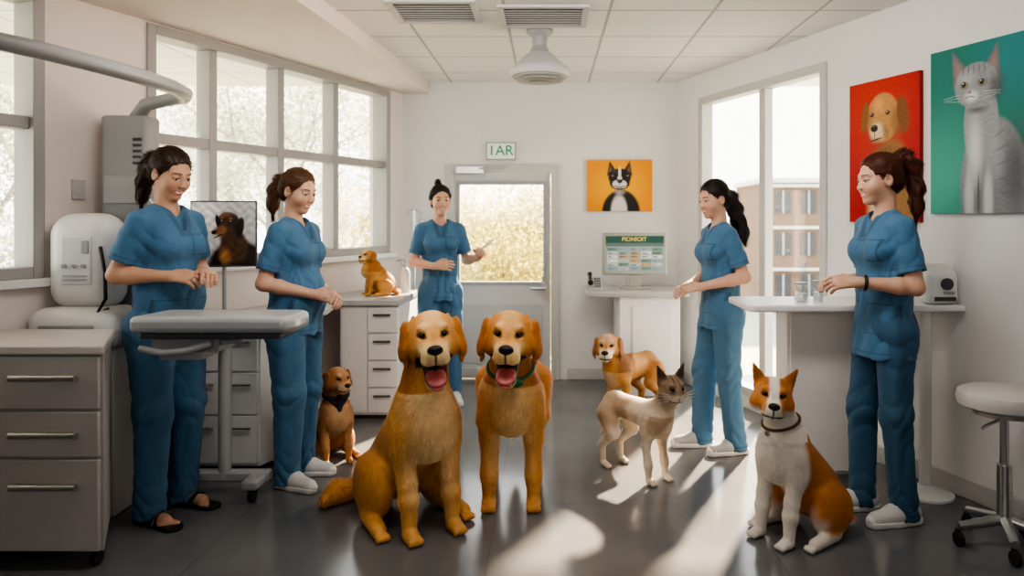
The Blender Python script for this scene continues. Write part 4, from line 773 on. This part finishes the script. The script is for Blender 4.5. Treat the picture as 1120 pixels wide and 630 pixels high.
# ---------------------------------------------------------------- animals
def hsh(a): return np.modf(np.abs(np.sin(a)*43758.5453))[0]
def animal(name,label,cat,loc,rotz,S,pose,yaw,pitch,roll,ears,mouth,colfn,fur,tail,nb_,ml=1.,slim=1.,body=1.,hs=1.,hpos=None,h=.0105,collar=None,bandana=None,lift=.22,whisk=False,er=.0112,hw=1.,es=1.):
    root=thing(name,label,cat,loc,rotz); sd=SD(); b=body; l=slim
    if pose=='sit':
        hc=A(0,.15,.87) if hpos is None else A(*hpos); nk=(A(0,.06,.58),hc-A(0,.05,.09))
        sd.cone((0,.05,.5),(0,-.19,.23),.130*b,.150*b,k=.07).ell((0,.10,.48),(.122*b,.120*b,.165),k=.06)
        for s in (-1,1):
            sd.ell((s*.105*b,.07,.43),(.052,.080,.13),k=.04).chain([(s*.098*b,.085,.39),(s*.094*b,.115,.24),(s*.094*b,.128,.17),(s*.094*b,.140,.06)],[.054*l,.039*l,.040*l,.031*l],k=.025).ell((s*.096*b,.165,.028),(.035*l,.058*l,.029),k=.02)
            for t in (-1,0,1): sd.ell((s*.096*b+t*.021*l,.212,.020),(.014*l,.020,.018),k=.006)
            sd.ell((s*.145*b,-.15,.165),(.076,.165,.15),Rx(rad(20)),k=.03).cone((s*.17*b,-.14,.045),(s*.19*b,.05,.034),.040,.034*l,k=.025)
            for t in (-1,0,1): sd.ell((s*.19*b+t*.020,.095,.020),(.014*l,.020,.018),k=.008)
    else:
        hc=A(0,.36,.87) if hpos is None else A(*hpos); nk=(A(0,.2,.60),hc-A(0,.05,.09))
        sd.ell((0,.17,.54),(.122*b,.155,.165*b),k=.06).cone((0,.12,.56),(0,-.36,.575),.126*b,.098*b,k=.07).ell((0,-.38,.56),(.102*b,.115,.115*b),k=.06)
        for s in (-1,1):
            x=s*.098*b
            sd.ell((x,.16,.49),(.052,.080,.12),k=.04).chain([(x,.16,.43),(x,.135,.34),(x,.155,.20),(x,.165,.16),(x,.17,.05)],[.058*l,.044*l,.034*l,.037*l,.029*l],k=.025).ell((x,.195,.028),(.034*l,.056*l,.029),k=.02)
            for t in (-1,0,1): sd.ell((x+t*.021*l,.241,.020),(.014*l,.020,.018),k=.006)
            sd.cone((x,-.37,.5),(s*.115*b,-.27,.35),.10*b,.065*l,k=.05).chain([(s*.115*b,-.27,.35),(s*.11*b,-.435,.2),(s*.11*b,-.42,.05)],[.062*l,.037*l,.030*l],k=.025).ell((s*.11*b,-.385,.028),(.034*l,.056*l,.029),k=.02)
            for t in (-1,0,1): sd.ell((s*.11*b+t*.020*l,-.338,.020),(.014*l,.020,.018),k=.006)
    R=Rz(yaw)@Rx(pitch)@Ry(roll); HS=A(hw,1,1)*hs; H=lambda *p: hc+R@(A(*p)*HS)
    sd.cone(nk[0],nk[1],.108*b,.076*hs,k=.05)
    rr=lambda *r: A(*r)*HS
    sd.ell(H(0,0,.02),rr(.086,.1,.080),R,k=.03).ell(H(0,.055,.0),rr(.066,.07,.056),R,k=.03)
    my=.165*ml; sd.cone(H(0,.06,-.022),H(0,my,-.034),.058*hs,.045*hs,k=.030,n=R@A(0,0,1),sq=.86); sd.ell(H(0,my+.006,-.026),rr(.040,.03,.032),R,k=.02)
    for s in (-1,1): sd.ell(H(s*.058,.015,-.03),rr(.046,.058,.048),R,k=.03); sd.ell(H(s*.025,my-.014,-.052),rr(.028,.044,.026),R,k=.010); sd.ell(H(s*.034,.082,.051),rr(.021,.018,.012),R,k=.018); sd.ell(H(s*.041,.100,.026),rr(.016,.011,.011),R,k=.010,op='s')
    if mouth: sd.cone(H(0,.030,-.082),H(0,my-.042,-.148),.048*hs,.038*hs,k=.006,n=R@A(0,.5,1),sq=.60)
    else: sd.cone(H(0,.04,-.06),H(0,my-.02,-.068),.038*hs,.030*hs,k=.02)
    for s in (-1,1):
        if ears=='flop': sd.chain([H(s*.066,-.015,.062),H(s*.100,-.008,.03),H(s*.112,.010,-.040),H(s*.104,.022,-.085)],[.022*hs,.038*hs,.040*hs,.016*hs],k=.012,n=R@A(1,.25*s,.15*s),sq=.32)
        else: sd.cone(H(s*.056,-.015,.055),H(s*.100,-.02,.055+.11*es),.048*hs*es,.008*hs,k=.02,n=R@A(0,1,0),sq=.40); sd.cone(H(s*.066,.012,.080),H(s*.094,.004,.055+.085*es),.022*hs*es,.006*hs,k=.008,op='s',n=R@A(0,1,0),sq=.5)
    tl=[A(*p) for p in tail[0]]; sd.chain(tl,tail[1],k=.035); sd.plane((0,0,.0),(0,0,-1))
    cs=[H(x,y,z) for x in (-.17,.17) for y in (-.13,.24) for z in (-.20,.2)]; lo=np.min(cs,0); hi=np.max(cs,0)
    V,Q=sdf_mesh(sd,h,[(lo,hi,.0045)]); N=normals(V,Q); q=((V-hc)@R)/HS
    col=colfn(V,q); inh=(np.abs(q)<A(.18,.26,.20)).all(1); ax=np.abs(q[:,0])
    if mouth:
        zz=-.072-.42*(q[:,1]-.05); col=mixc(col,(.035,.010,.010),inh*(q[:,1]>.025)*(q[:,1]<my+.004)*(ax<.068)*sm(.036,.026,np.abs(q[:,2]-zz+.008)))
    else: col=mixc(col,(.03,.015,.012),inh*(q[:,1]>.06)*(ax<.055)*sm(.0070,.003,np.abs(q[:,2]+.067-.35*np.maximum(0,.1-q[:,1])-3*ax**2)))
    col=mixc(col,(.03,.016,.012),inh*(q[:,1]>my-.01)*sm(.005,.0025,ax)*sm(-.024,-.032,q[:,2])*sm(-.085,-.072,q[:,2])*.9)
    col=mixc(col,(.025,.014,.01),inh*(q[:,1]>.06)*sm(.019,.012,np.sqrt(.75*(ax-.041)**2+1.9*(q[:,2]-.026-.12*(ax-.041))**2))*.92)
    col=mixc(col,col*.5,inh*(q[:,1]>.08)*sm(.014,.004,ax)*sm(.05,.02,q[:,2])*sm(my+.03,my-.03,q[:,1])*.4)
    col=mixc(col,col*.45,inh*(q[:,1]>.09)*(np.sin(ax*520)*np.sin(q[:,2]*520)>.72)*sm(.012,.02,ax)*sm(-.028,-.036,q[:,2])*.6)
    face=inh*sm(.0,.09,q[:,1]); paw=sm(.12,.03,V[:,2])
    ln=fur*(1-.50*face)*(1-.5*paw)*np.where(inh,.8,1.)*(1+.4*sm(.0,.12,V[:,1])*(~inh)*(V[:,2]>.25))
    tdist=np.min(np.linalg.norm(V[:,None,:]-np.array(tl)[None],axis=2),1); ln=ln*(1+1.4*sm(.1,.03,tdist))
    ok=~((q[:,1]>my)&inh&(ax<.03))&~(inh&(np.sqrt((ax-.040)**2+(q[:,2]-.026)**2)<.012)&(q[:,1]>.06))
    if mouth: ok&=~(inh&(q[:,1]>.05)&(ax<.050)&(q[:,2]<-.066)&(q[:,2]>-.132))
    ix=rng.choice(np.where(ok)[0],nb_); P=V[ix]; n=N[ix]
    fl=np.where(inh[ix][:,None],(P-H(0,my+.03,-.0))+A(0,0,-.03),A(0,-.35,-1.)); fm=np.linalg.norm(fl,axis=1)[:,None]; fl=fl+.18*np.stack([np.sin(23*P[:,2]+9*P[:,1]),np.sin(19*P[:,0]+15*P[:,2]),np.sin(21*P[:,1])],1)*fm+rng.normal(0,.11,P.shape)*fm
    cell=np.floor(P[:,0]*48)*12.9898+np.floor(P[:,1]*48)*78.233+np.floor(P[:,2]*20+3*hsh(np.floor(P[:,0]*48)*3.1+np.floor(P[:,1]*48)*7.7))*37.719; hv=hsh(cell); hv2=hsh(cell*1.7+3); hs_=np.where(inh[ix],.6,1.)
    fl=fl+((hv2-.5)*hs_)[:,None]*A(.24,.16,0)*fm
    t=fl-(fl*n).sum(1)[:,None]*n; t/=np.maximum(np.linalg.norm(t,axis=1),1e-6)[:,None]; sdv=np.cross(n,t); L=(ln[ix]*rng.uniform(.6,1.3,nb_))[:,None]; wd=(.0009+.018*L)
    lf=rng.uniform(.4,1.3,(nb_,1))*lift*(.8+.4*hv)[:,None]; tip=P+L*(t*np.cos(lf)+n*np.sin(lf)); tip[:,2]=np.maximum(tip[:,2],.002); bs=P-n*.002
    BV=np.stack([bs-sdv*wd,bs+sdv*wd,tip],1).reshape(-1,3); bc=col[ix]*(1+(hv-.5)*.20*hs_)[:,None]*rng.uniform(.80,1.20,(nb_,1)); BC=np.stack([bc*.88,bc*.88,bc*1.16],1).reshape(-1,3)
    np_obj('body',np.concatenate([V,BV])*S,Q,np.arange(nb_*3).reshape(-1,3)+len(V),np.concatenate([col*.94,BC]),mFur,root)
    for s in (-1,1):
        e=H(s*.041,.0885,.026); m=MB().sphere((0,0,0),er*hs,18,14); vv=np.array(m.v); g=R@nrm(A(s*.12,1,.02)); dd=vv@g/(er*hs); cc=mixc(np.zeros_like(vv)+A(.02,.010,.006),(.11,.045,.015),sm(.45,.6,dd)); cc=mixc(cc,(.004,)*3,sm(.76,.84,dd)); np_obj('eye',(vv+e)*S,[f_ for f_ in m.f if len(f_)==4],[f_ for f_ in m.f if len(f_)==3],cc,mEye,root)
    m=SD().ell(H(0,my+.034,-.012),A(.029,.017,.019)*hs*(.7 if whisk else 1),R,k=.01).ell(H(0,my+.03,-.026),A(.012,.014,.016)*hs,R,k=.012)
    for s in (-1,1): m.ell(H(s*.014,my+.05,-.014),A(.007,.008,.005)*hs,R,k=.004,op='s')
    vv,qq=sdf_mesh(m,.0035); np_obj('nose',vv*S,qq,None,None,mNose,root)
    if whisk:
        m=MB()
        for s in (-1,1):
            for k in range(4): m.tube([H(s*.03,my+.005,-.045+.008*k)*S,H(s*.09,my+.01,-.055+.018*k)*S,H(s*.15,my-.015,-.075+.028*k)*S],[.0009,.0007,.0004],5)
        m.build('whiskers',mWhisk,root,local=True)
    if mouth:
        m=SD().chain([H(0,.06,-.102),H(0,my-.045,-.122),H(0,my-.010,-.132),H(0,my-.002,-.152)],[.030*hs,.035*hs,.034*hs,.024*hs],k=.015,n=R@A(0,.5,1),sq=.33); m.cone(H(0,.07,-.092),H(0,my+.0,-.121),.004,.004,k=.006,op='s'); vv,qq=sdf_mesh(m,.004); np_obj('tongue',vv*S,qq,None,None,mTongue,root)
    if collar is not None or bandana is not None:
        d=nrm(nk[1]-nk[0]); cc=nk[0]+(nk[1]-nk[0])*.62; u=nrm(np.cross(d,A(1,0,0))); w=np.cross(d,u); rad_=(.108*b*.38+.076*hs*.62)+.010
        m=MB(); m.tube([(cc+rad_*(math.cos(a)*u+math.sin(a)*w))*S for a in np.linspace(0,2*math.pi,33)],(.008 if collar is not None else .024)*S,8); co=m.build('collar',collar or bandana,root,local=True)
        fr=cc-u*rad_ if (cc-u*rad_)[1]>(cc+u*rad_)[1] else cc+u*rad_
        if collar is mGr: m=MB(); m.sphere((fr+A(-.032,.015,-.01))*S,(.033*S,.013*S,.019*S)); m.sphere((fr+A(.032,.015,-.01))*S,(.033*S,.013*S,.019*S)); m.build('bow',collar,co,local=True)
        elif collar is not None: m=MB(); m.tube([(fr+A(0,.010,-.02))*S,(fr+A(0,.018,-.02))*S],.014*S,14); m.build('tag',mSteel,co,local=True)
        else:
            m=SD(); m.cone(fr+A(-.09,-.035,.0),fr+A(0,.025,-.11),.017,.01,k=.03).cone(fr+A(.09,-.035,0),fr+A(0,.025,-.11),.017,.01,k=.03).cone(fr+A(0,.012,-.0),fr+A(0,.03,-.105),.048,.012,k=.03,n=(0,1,0),sq=.4); vv,qq=sdf_mesh(m,.006); np_obj('neckerchief',vv*S,qq,None,None,bandana,co)
    return root
def nz3(V,f,s=0): return .5+.25*np.sin(f*V[:,0]+2.1*np.sin(f*.6*V[:,1]+s)+s)+.25*np.sin(f*1.2*V[:,2]+2.3*np.sin(f*.7*V[:,0]-s))
def c_gold(base,light,dark,muz=None,earm=.8):
    def fn(V,q):
        c=np.zeros_like(V)+np.array(base); inh=(np.abs(q)<A(.18,.26,.20)).all(1); ax=np.abs(q[:,0])
        c=mixc(c,light,sm(.02,.15,V[:,1])*(~inh)*sm(.0,.3,V[:,2])*sm(.17,.04,np.abs(V[:,0]))*.85); mz=np.array(muz or light)
        c=mixc(c,mz*1.05,inh*sm(.06,.13,q[:,1])*sm(.02,-.02,q[:,2])*.85); c=mixc(c,mz,inh*sm(.05,.02,ax)*sm(.02,.08,q[:,2])*.4); c=mixc(c,mz,inh*(q[:,1]>.04)*np.exp(-((ax-.036)**2+(q[:,2]-.056)**2)/.00025)*.6)
        c=mixc(c,dark,inh*sm(.05,.075,ax)*sm(.05,.0,q[:,2])*sm(.11,.05,q[:,1])*.5); c=mixc(c,dark,inh*sm(.078,.095,ax)*sm(.1,.05,q[:,2])*earm); c=mixc(c,dark,inh*sm(.02,.07,ax)*sm(.0,.05,q[:,2])*.3); c=mixc(c,dark,sm(.05,-.25,V[:,1])*(~inh)*.5); c=mixc(c,dark,(~inh)*sm(.55,.75,nz3(V,14,.7))*.2); c=c*(.90+.20*nz3(V,22)[:,None]); return c
    return fn
def c_corgi(V,q):
    wh=A(.78,.72,.64); og=A(.58,.215,.040); c=np.zeros_like(V)+wh; inh=(np.abs(q)<A(.18,.26,.2)).all(1); ax=np.abs(q[:,0])
    c=mixc(c,og,(~inh)*sm(.09,.02,V[:,1]-.12*(V[:,2]-.5))*sm(.10,.18,V[:,2])); c=mixc(c,og,(~inh)*sm(-.02,-.09,V[:,1])*sm(.03,.08,V[:,2])); c=mixc(c,wh*.95,(~inh)*sm(.06,.12,V[:,1])); c=mixc(c,og*.6,(~inh)*sm(-.1,-.3,V[:,1])*sm(.2,.4,V[:,2])*.5)
    c=mixc(c,og,inh*sm(.016,.030,ax-.22*np.maximum(0,.03-q[:,2]))*sm(-.065,-.035,q[:,2])); c=mixc(c,og*.7,inh*sm(.06,.09,q[:,2])*sm(.02,.04,ax)); return c*(.93+.14*nz3(V,30)[:,None])
def c_patch(V,q):
    cr=A(.74,.63,.50); brn=A(.42,.27,.155); dk=A(.050,.036,.028); c=np.zeros_like(V)+cr; inh=(np.abs(q)<A(.18,.26,.2)).all(1); ax=np.abs(q[:,0])
    c=mixc(c,brn,(~inh)*sm(.42,.70,nz3(V,13,1.3))*.75); c=mixc(c,brn,(~inh)*sm(.60,.70,V[:,2])*.45); c=mixc(c,A(.76,.68,.58),(~inh)*sm(.45,.36,V[:,2])*.6); c=mixc(c,brn*.85,(~inh)*sm(.62,.80,V[:,2])*sm(.1,.25,V[:,1])*.7)
    hd=inh*sm(-.18,-.02,q[:,2]); c=mixc(c,A(.28,.185,.115),hd); st=(np.abs(np.abs(q[:,0])-.018)<.006)*sm(.03,.06,q[:,2]); c=mixc(c,dk,inh*st*.6); c=mixc(c,dk,inh*sm(.024,.034,ax)*sm(.060,.05,ax)*sm(-.02,.0,q[:,2])*sm(.055,.045,q[:,2])*.6); c=mixc(c,dk*1.4,inh*sm(.07,.095,q[:,2])*sm(.03,.045,ax)*.85); c=mixc(c,A(.60,.52,.43),inh*sm(.04,.1,q[:,1])*sm(.01,-.03,q[:,2])); return c*(.92+.16*nz3(V,35)[:,None])
G=c_gold((.78,.405,.115),(.92,.70,.40),(.54,.205,.042)); G2=c_gold((.72,.34,.085),(.89,.64,.33),(.48,.17,.033)); BR=c_gold((.50,.215,.062),(.70,.46,.24),(.27,.10,.03),(.72,.52,.32)); GC=c_gold((.74,.38,.11),(.86,.62,.34),(.54,.22,.055)); GW=c_gold((.66,.33,.10),(.80,.60,.36),(.32,.125,.035),(.80,.70,.56),.95)
mGr=M('green_collar',(.03,.16,.08),.6,var=.2,scale=60); mBn=M('black_bandana',(.02,.02,.024),.8,var=.3,scale=40); mCo=M('leather_collar',(.10,.045,.02),.5,var=.2,scale=40)
animal('dog','golden retriever sitting at left front with open mouth and curled tail','dog',(-.60,3.36,0),rad(214),1.01,'sit',rad(-22),rad(-1),rad(4),'flop',True,G,.018,([(0,-.33,.1),(.05,-.40,.06),(.13,-.45,.05),(.22,-.45,.05),(.30,-.40,.045)],[.06,.05,.045,.05,.025]),200000,hs=1.14,body=1.08)
animal('dog','golden retriever with a green collar standing in the middle','dog',(-.185,3.72,0),rad(181),.985,'stand',rad(-2),rad(-2),rad(-3),'flop',True,G2,.018,([(0,-.48,.56),(0,-.6,.48),(0,-.66,.36),(0,-.66,.25)],[.05,.05,.055,.02]),200000,collar=mGr,hpos=(0,.33,.87),body=1.12,hs=1.18,slim=1.06)
animal('dog','small brown dog with black bandana sitting by the white drawers','dog',(-1.25,4.25,0),rad(212),.56,'sit',rad(12),rad(-4),0,'flop',False,BR,.024,([(0,-.30,.08),(-.06,-.34,.06),(-.12,-.34,.05)],[.05,.04,.025]),50000,bandana=mBn,ml=.85,hs=1.22,body=1.24)
animal('dog','golden puppy sitting on the grey worktop','dog',(-1.285,5.42,.84),rad(118),.375,'sit',rad(34),rad(6),0,'flop',False,GC,.042,([(0,-.33,.1),(-.12,-.42,.06),(-.3,-.36,.06)],[.06,.05,.04]),30000,ml=.7,hs=1.40,body=1.38,hpos=(0,.15,.76))
animal('dog','golden dog with pale muzzle standing in front of the reception desk','dog',(.57,5.35,0),rad(128),.57,'stand',rad(40),rad(-2),0,'flop',False,GW,.030,([(0,-.48,.56),(0,-.6,.52),(0,-.68,.42)],[.05,.045,.02]),38000,hs=1.55,hpos=(0,.32,.86),body=1.42,slim=1.25)
animal('cat','cream and brown patched cat with dark tabby face standing on the floor','cat',(.515,3.98,0),rad(216),.62,'stand',rad(-18),rad(-4),0,'prick',False,c_patch,.021,([(0,-.45,.58),(0,-.52,.50),(0,-.53,.38),(0,-.52,.26)],[.035,.028,.026,.02]),80000,ml=.50,hs=1.16,slim=.92,body=.98,hpos=(0,.34,.83),whisk=True,er=.014)
animal('dog','orange and white dog sitting beside the auburn haired woman','dog',(1.075,3.235,0),rad(122),.78,'sit',rad(44),rad(2),rad(-6),'prick',False,c_corgi,.014,([(0,-.30,.08),(-.06,-.36,.06),(-.10,-.38,.05)],[.055,.05,.03]),120000,hs=1.08,hw=1.06,body=1.04,ml=.95,collar=mCo,hpos=(0,.16,.81),es=.82)

# ---------------------------------------------------------------- light, world, camera
wd=bpy.data.worlds.new('daylight'); scn.world=wd; wd.use_nodes=True; nt=wd.node_tree; bg=nt.nodes['Background']
tc=nt.nodes.new('ShaderNodeTexCoord'); sp=nt.nodes.new('ShaderNodeSeparateXYZ'); cr=nt.nodes.new('ShaderNodeValToRGB'); nt.links.new(tc.outputs['Generated'],sp.inputs[0]); nt.links.new(sp.outputs['Z'],cr.inputs[0]); nt.links.new(cr.outputs[0],bg.inputs[0])
cr.color_ramp.elements[0].color=(.98,.95,.90,1); cr.color_ramp.elements[1].color=(.86,.93,1,1); bg.inputs[1].default_value=2.9
def lamp(name,kind,loc,direction,energy,color,size=None,portal=False):
    l=bpy.data.lights.new(name,kind); l.energy=energy; l.color=color; o=bpy.data.objects.new(name,l); C.objects.link(o); o.location=loc
    o.rotation_euler=Vector(direction).to_track_quat('-Z','Y').to_euler()
    if size: l.shape='RECTANGLE'; l.size,l.size_y=size
    if portal: l.cycles.is_portal=True
    return o
su=lamp('sun','SUN',(6,12,9),(-.50,-1.0,-.70),22,(1,.80,.56)); su.data.angle=rad(2.4)
lamp('window_portal_1','AREA',LW.P(1.37,-.16,1.80),LW.n,1,(1,1,1),(2.34,1.37),True)
lamp('window_portal_2','AREA',LW.P(3.85,-.16,1.80),LW.n,1,(1,1,1),(1.5,1.37),True)
lamp('window_portal_3','AREA',RW.P(1.135,-.11,1.25),RW.n,1,(1,1,1),(1.52,2.3),True)
lamp('window_portal_4','AREA',(-.41,6.45,1.28),(0,-1,0),1,(1,1,1),(.73,.85),True)
lamp('ceiling_fill','AREA',(.0,2.6,2.55),(0,.9,-.40),32,(1,.94,.88),(2.6,.6))
lamp('rear_fill','AREA',(.0,-1.3,1.75),(0,1,.0),16,(1,.95,.9),(3.2,.9))
wl=lamp('added_bounce_spot','SPOT',(.35,5.3,1.35),(-2.15,-1.6,1.02),38,(1,.60,.34)); wl.data.spot_size=rad(52); wl.data.spot_blend=.8; wl.data.shadow_soft_size=.25  # added lamp with no fixture, imitates sunlight bounced onto the left bulkhead
cam=bpy.data.cameras.new('camera'); co=bpy.data.objects.new('camera',cam); C.objects.link(co); scn.camera=co
co.location=(0,0,EYE); co.rotation_euler=(math.pi/2,0,0); cam.sensor_width=36; cam.clip_start=.05; cam.clip_end=400
ZK,ZX,ZY=1,560,315
cam.lens=FP/1120*36*ZK; cam.shift_x=(ZX-600)/1120*ZK; cam.shift_y=-(ZY-240)/1120*ZK
cam.dof.use_dof=True; cam.dof.focus_distance=3.6; cam.dof.aperture_fstop=2.0
scn.view_settings.view_transform='AgX'; scn.view_settings.look='AgX - High Contrast'; scn.view_settings.exposure=.55
print('done')
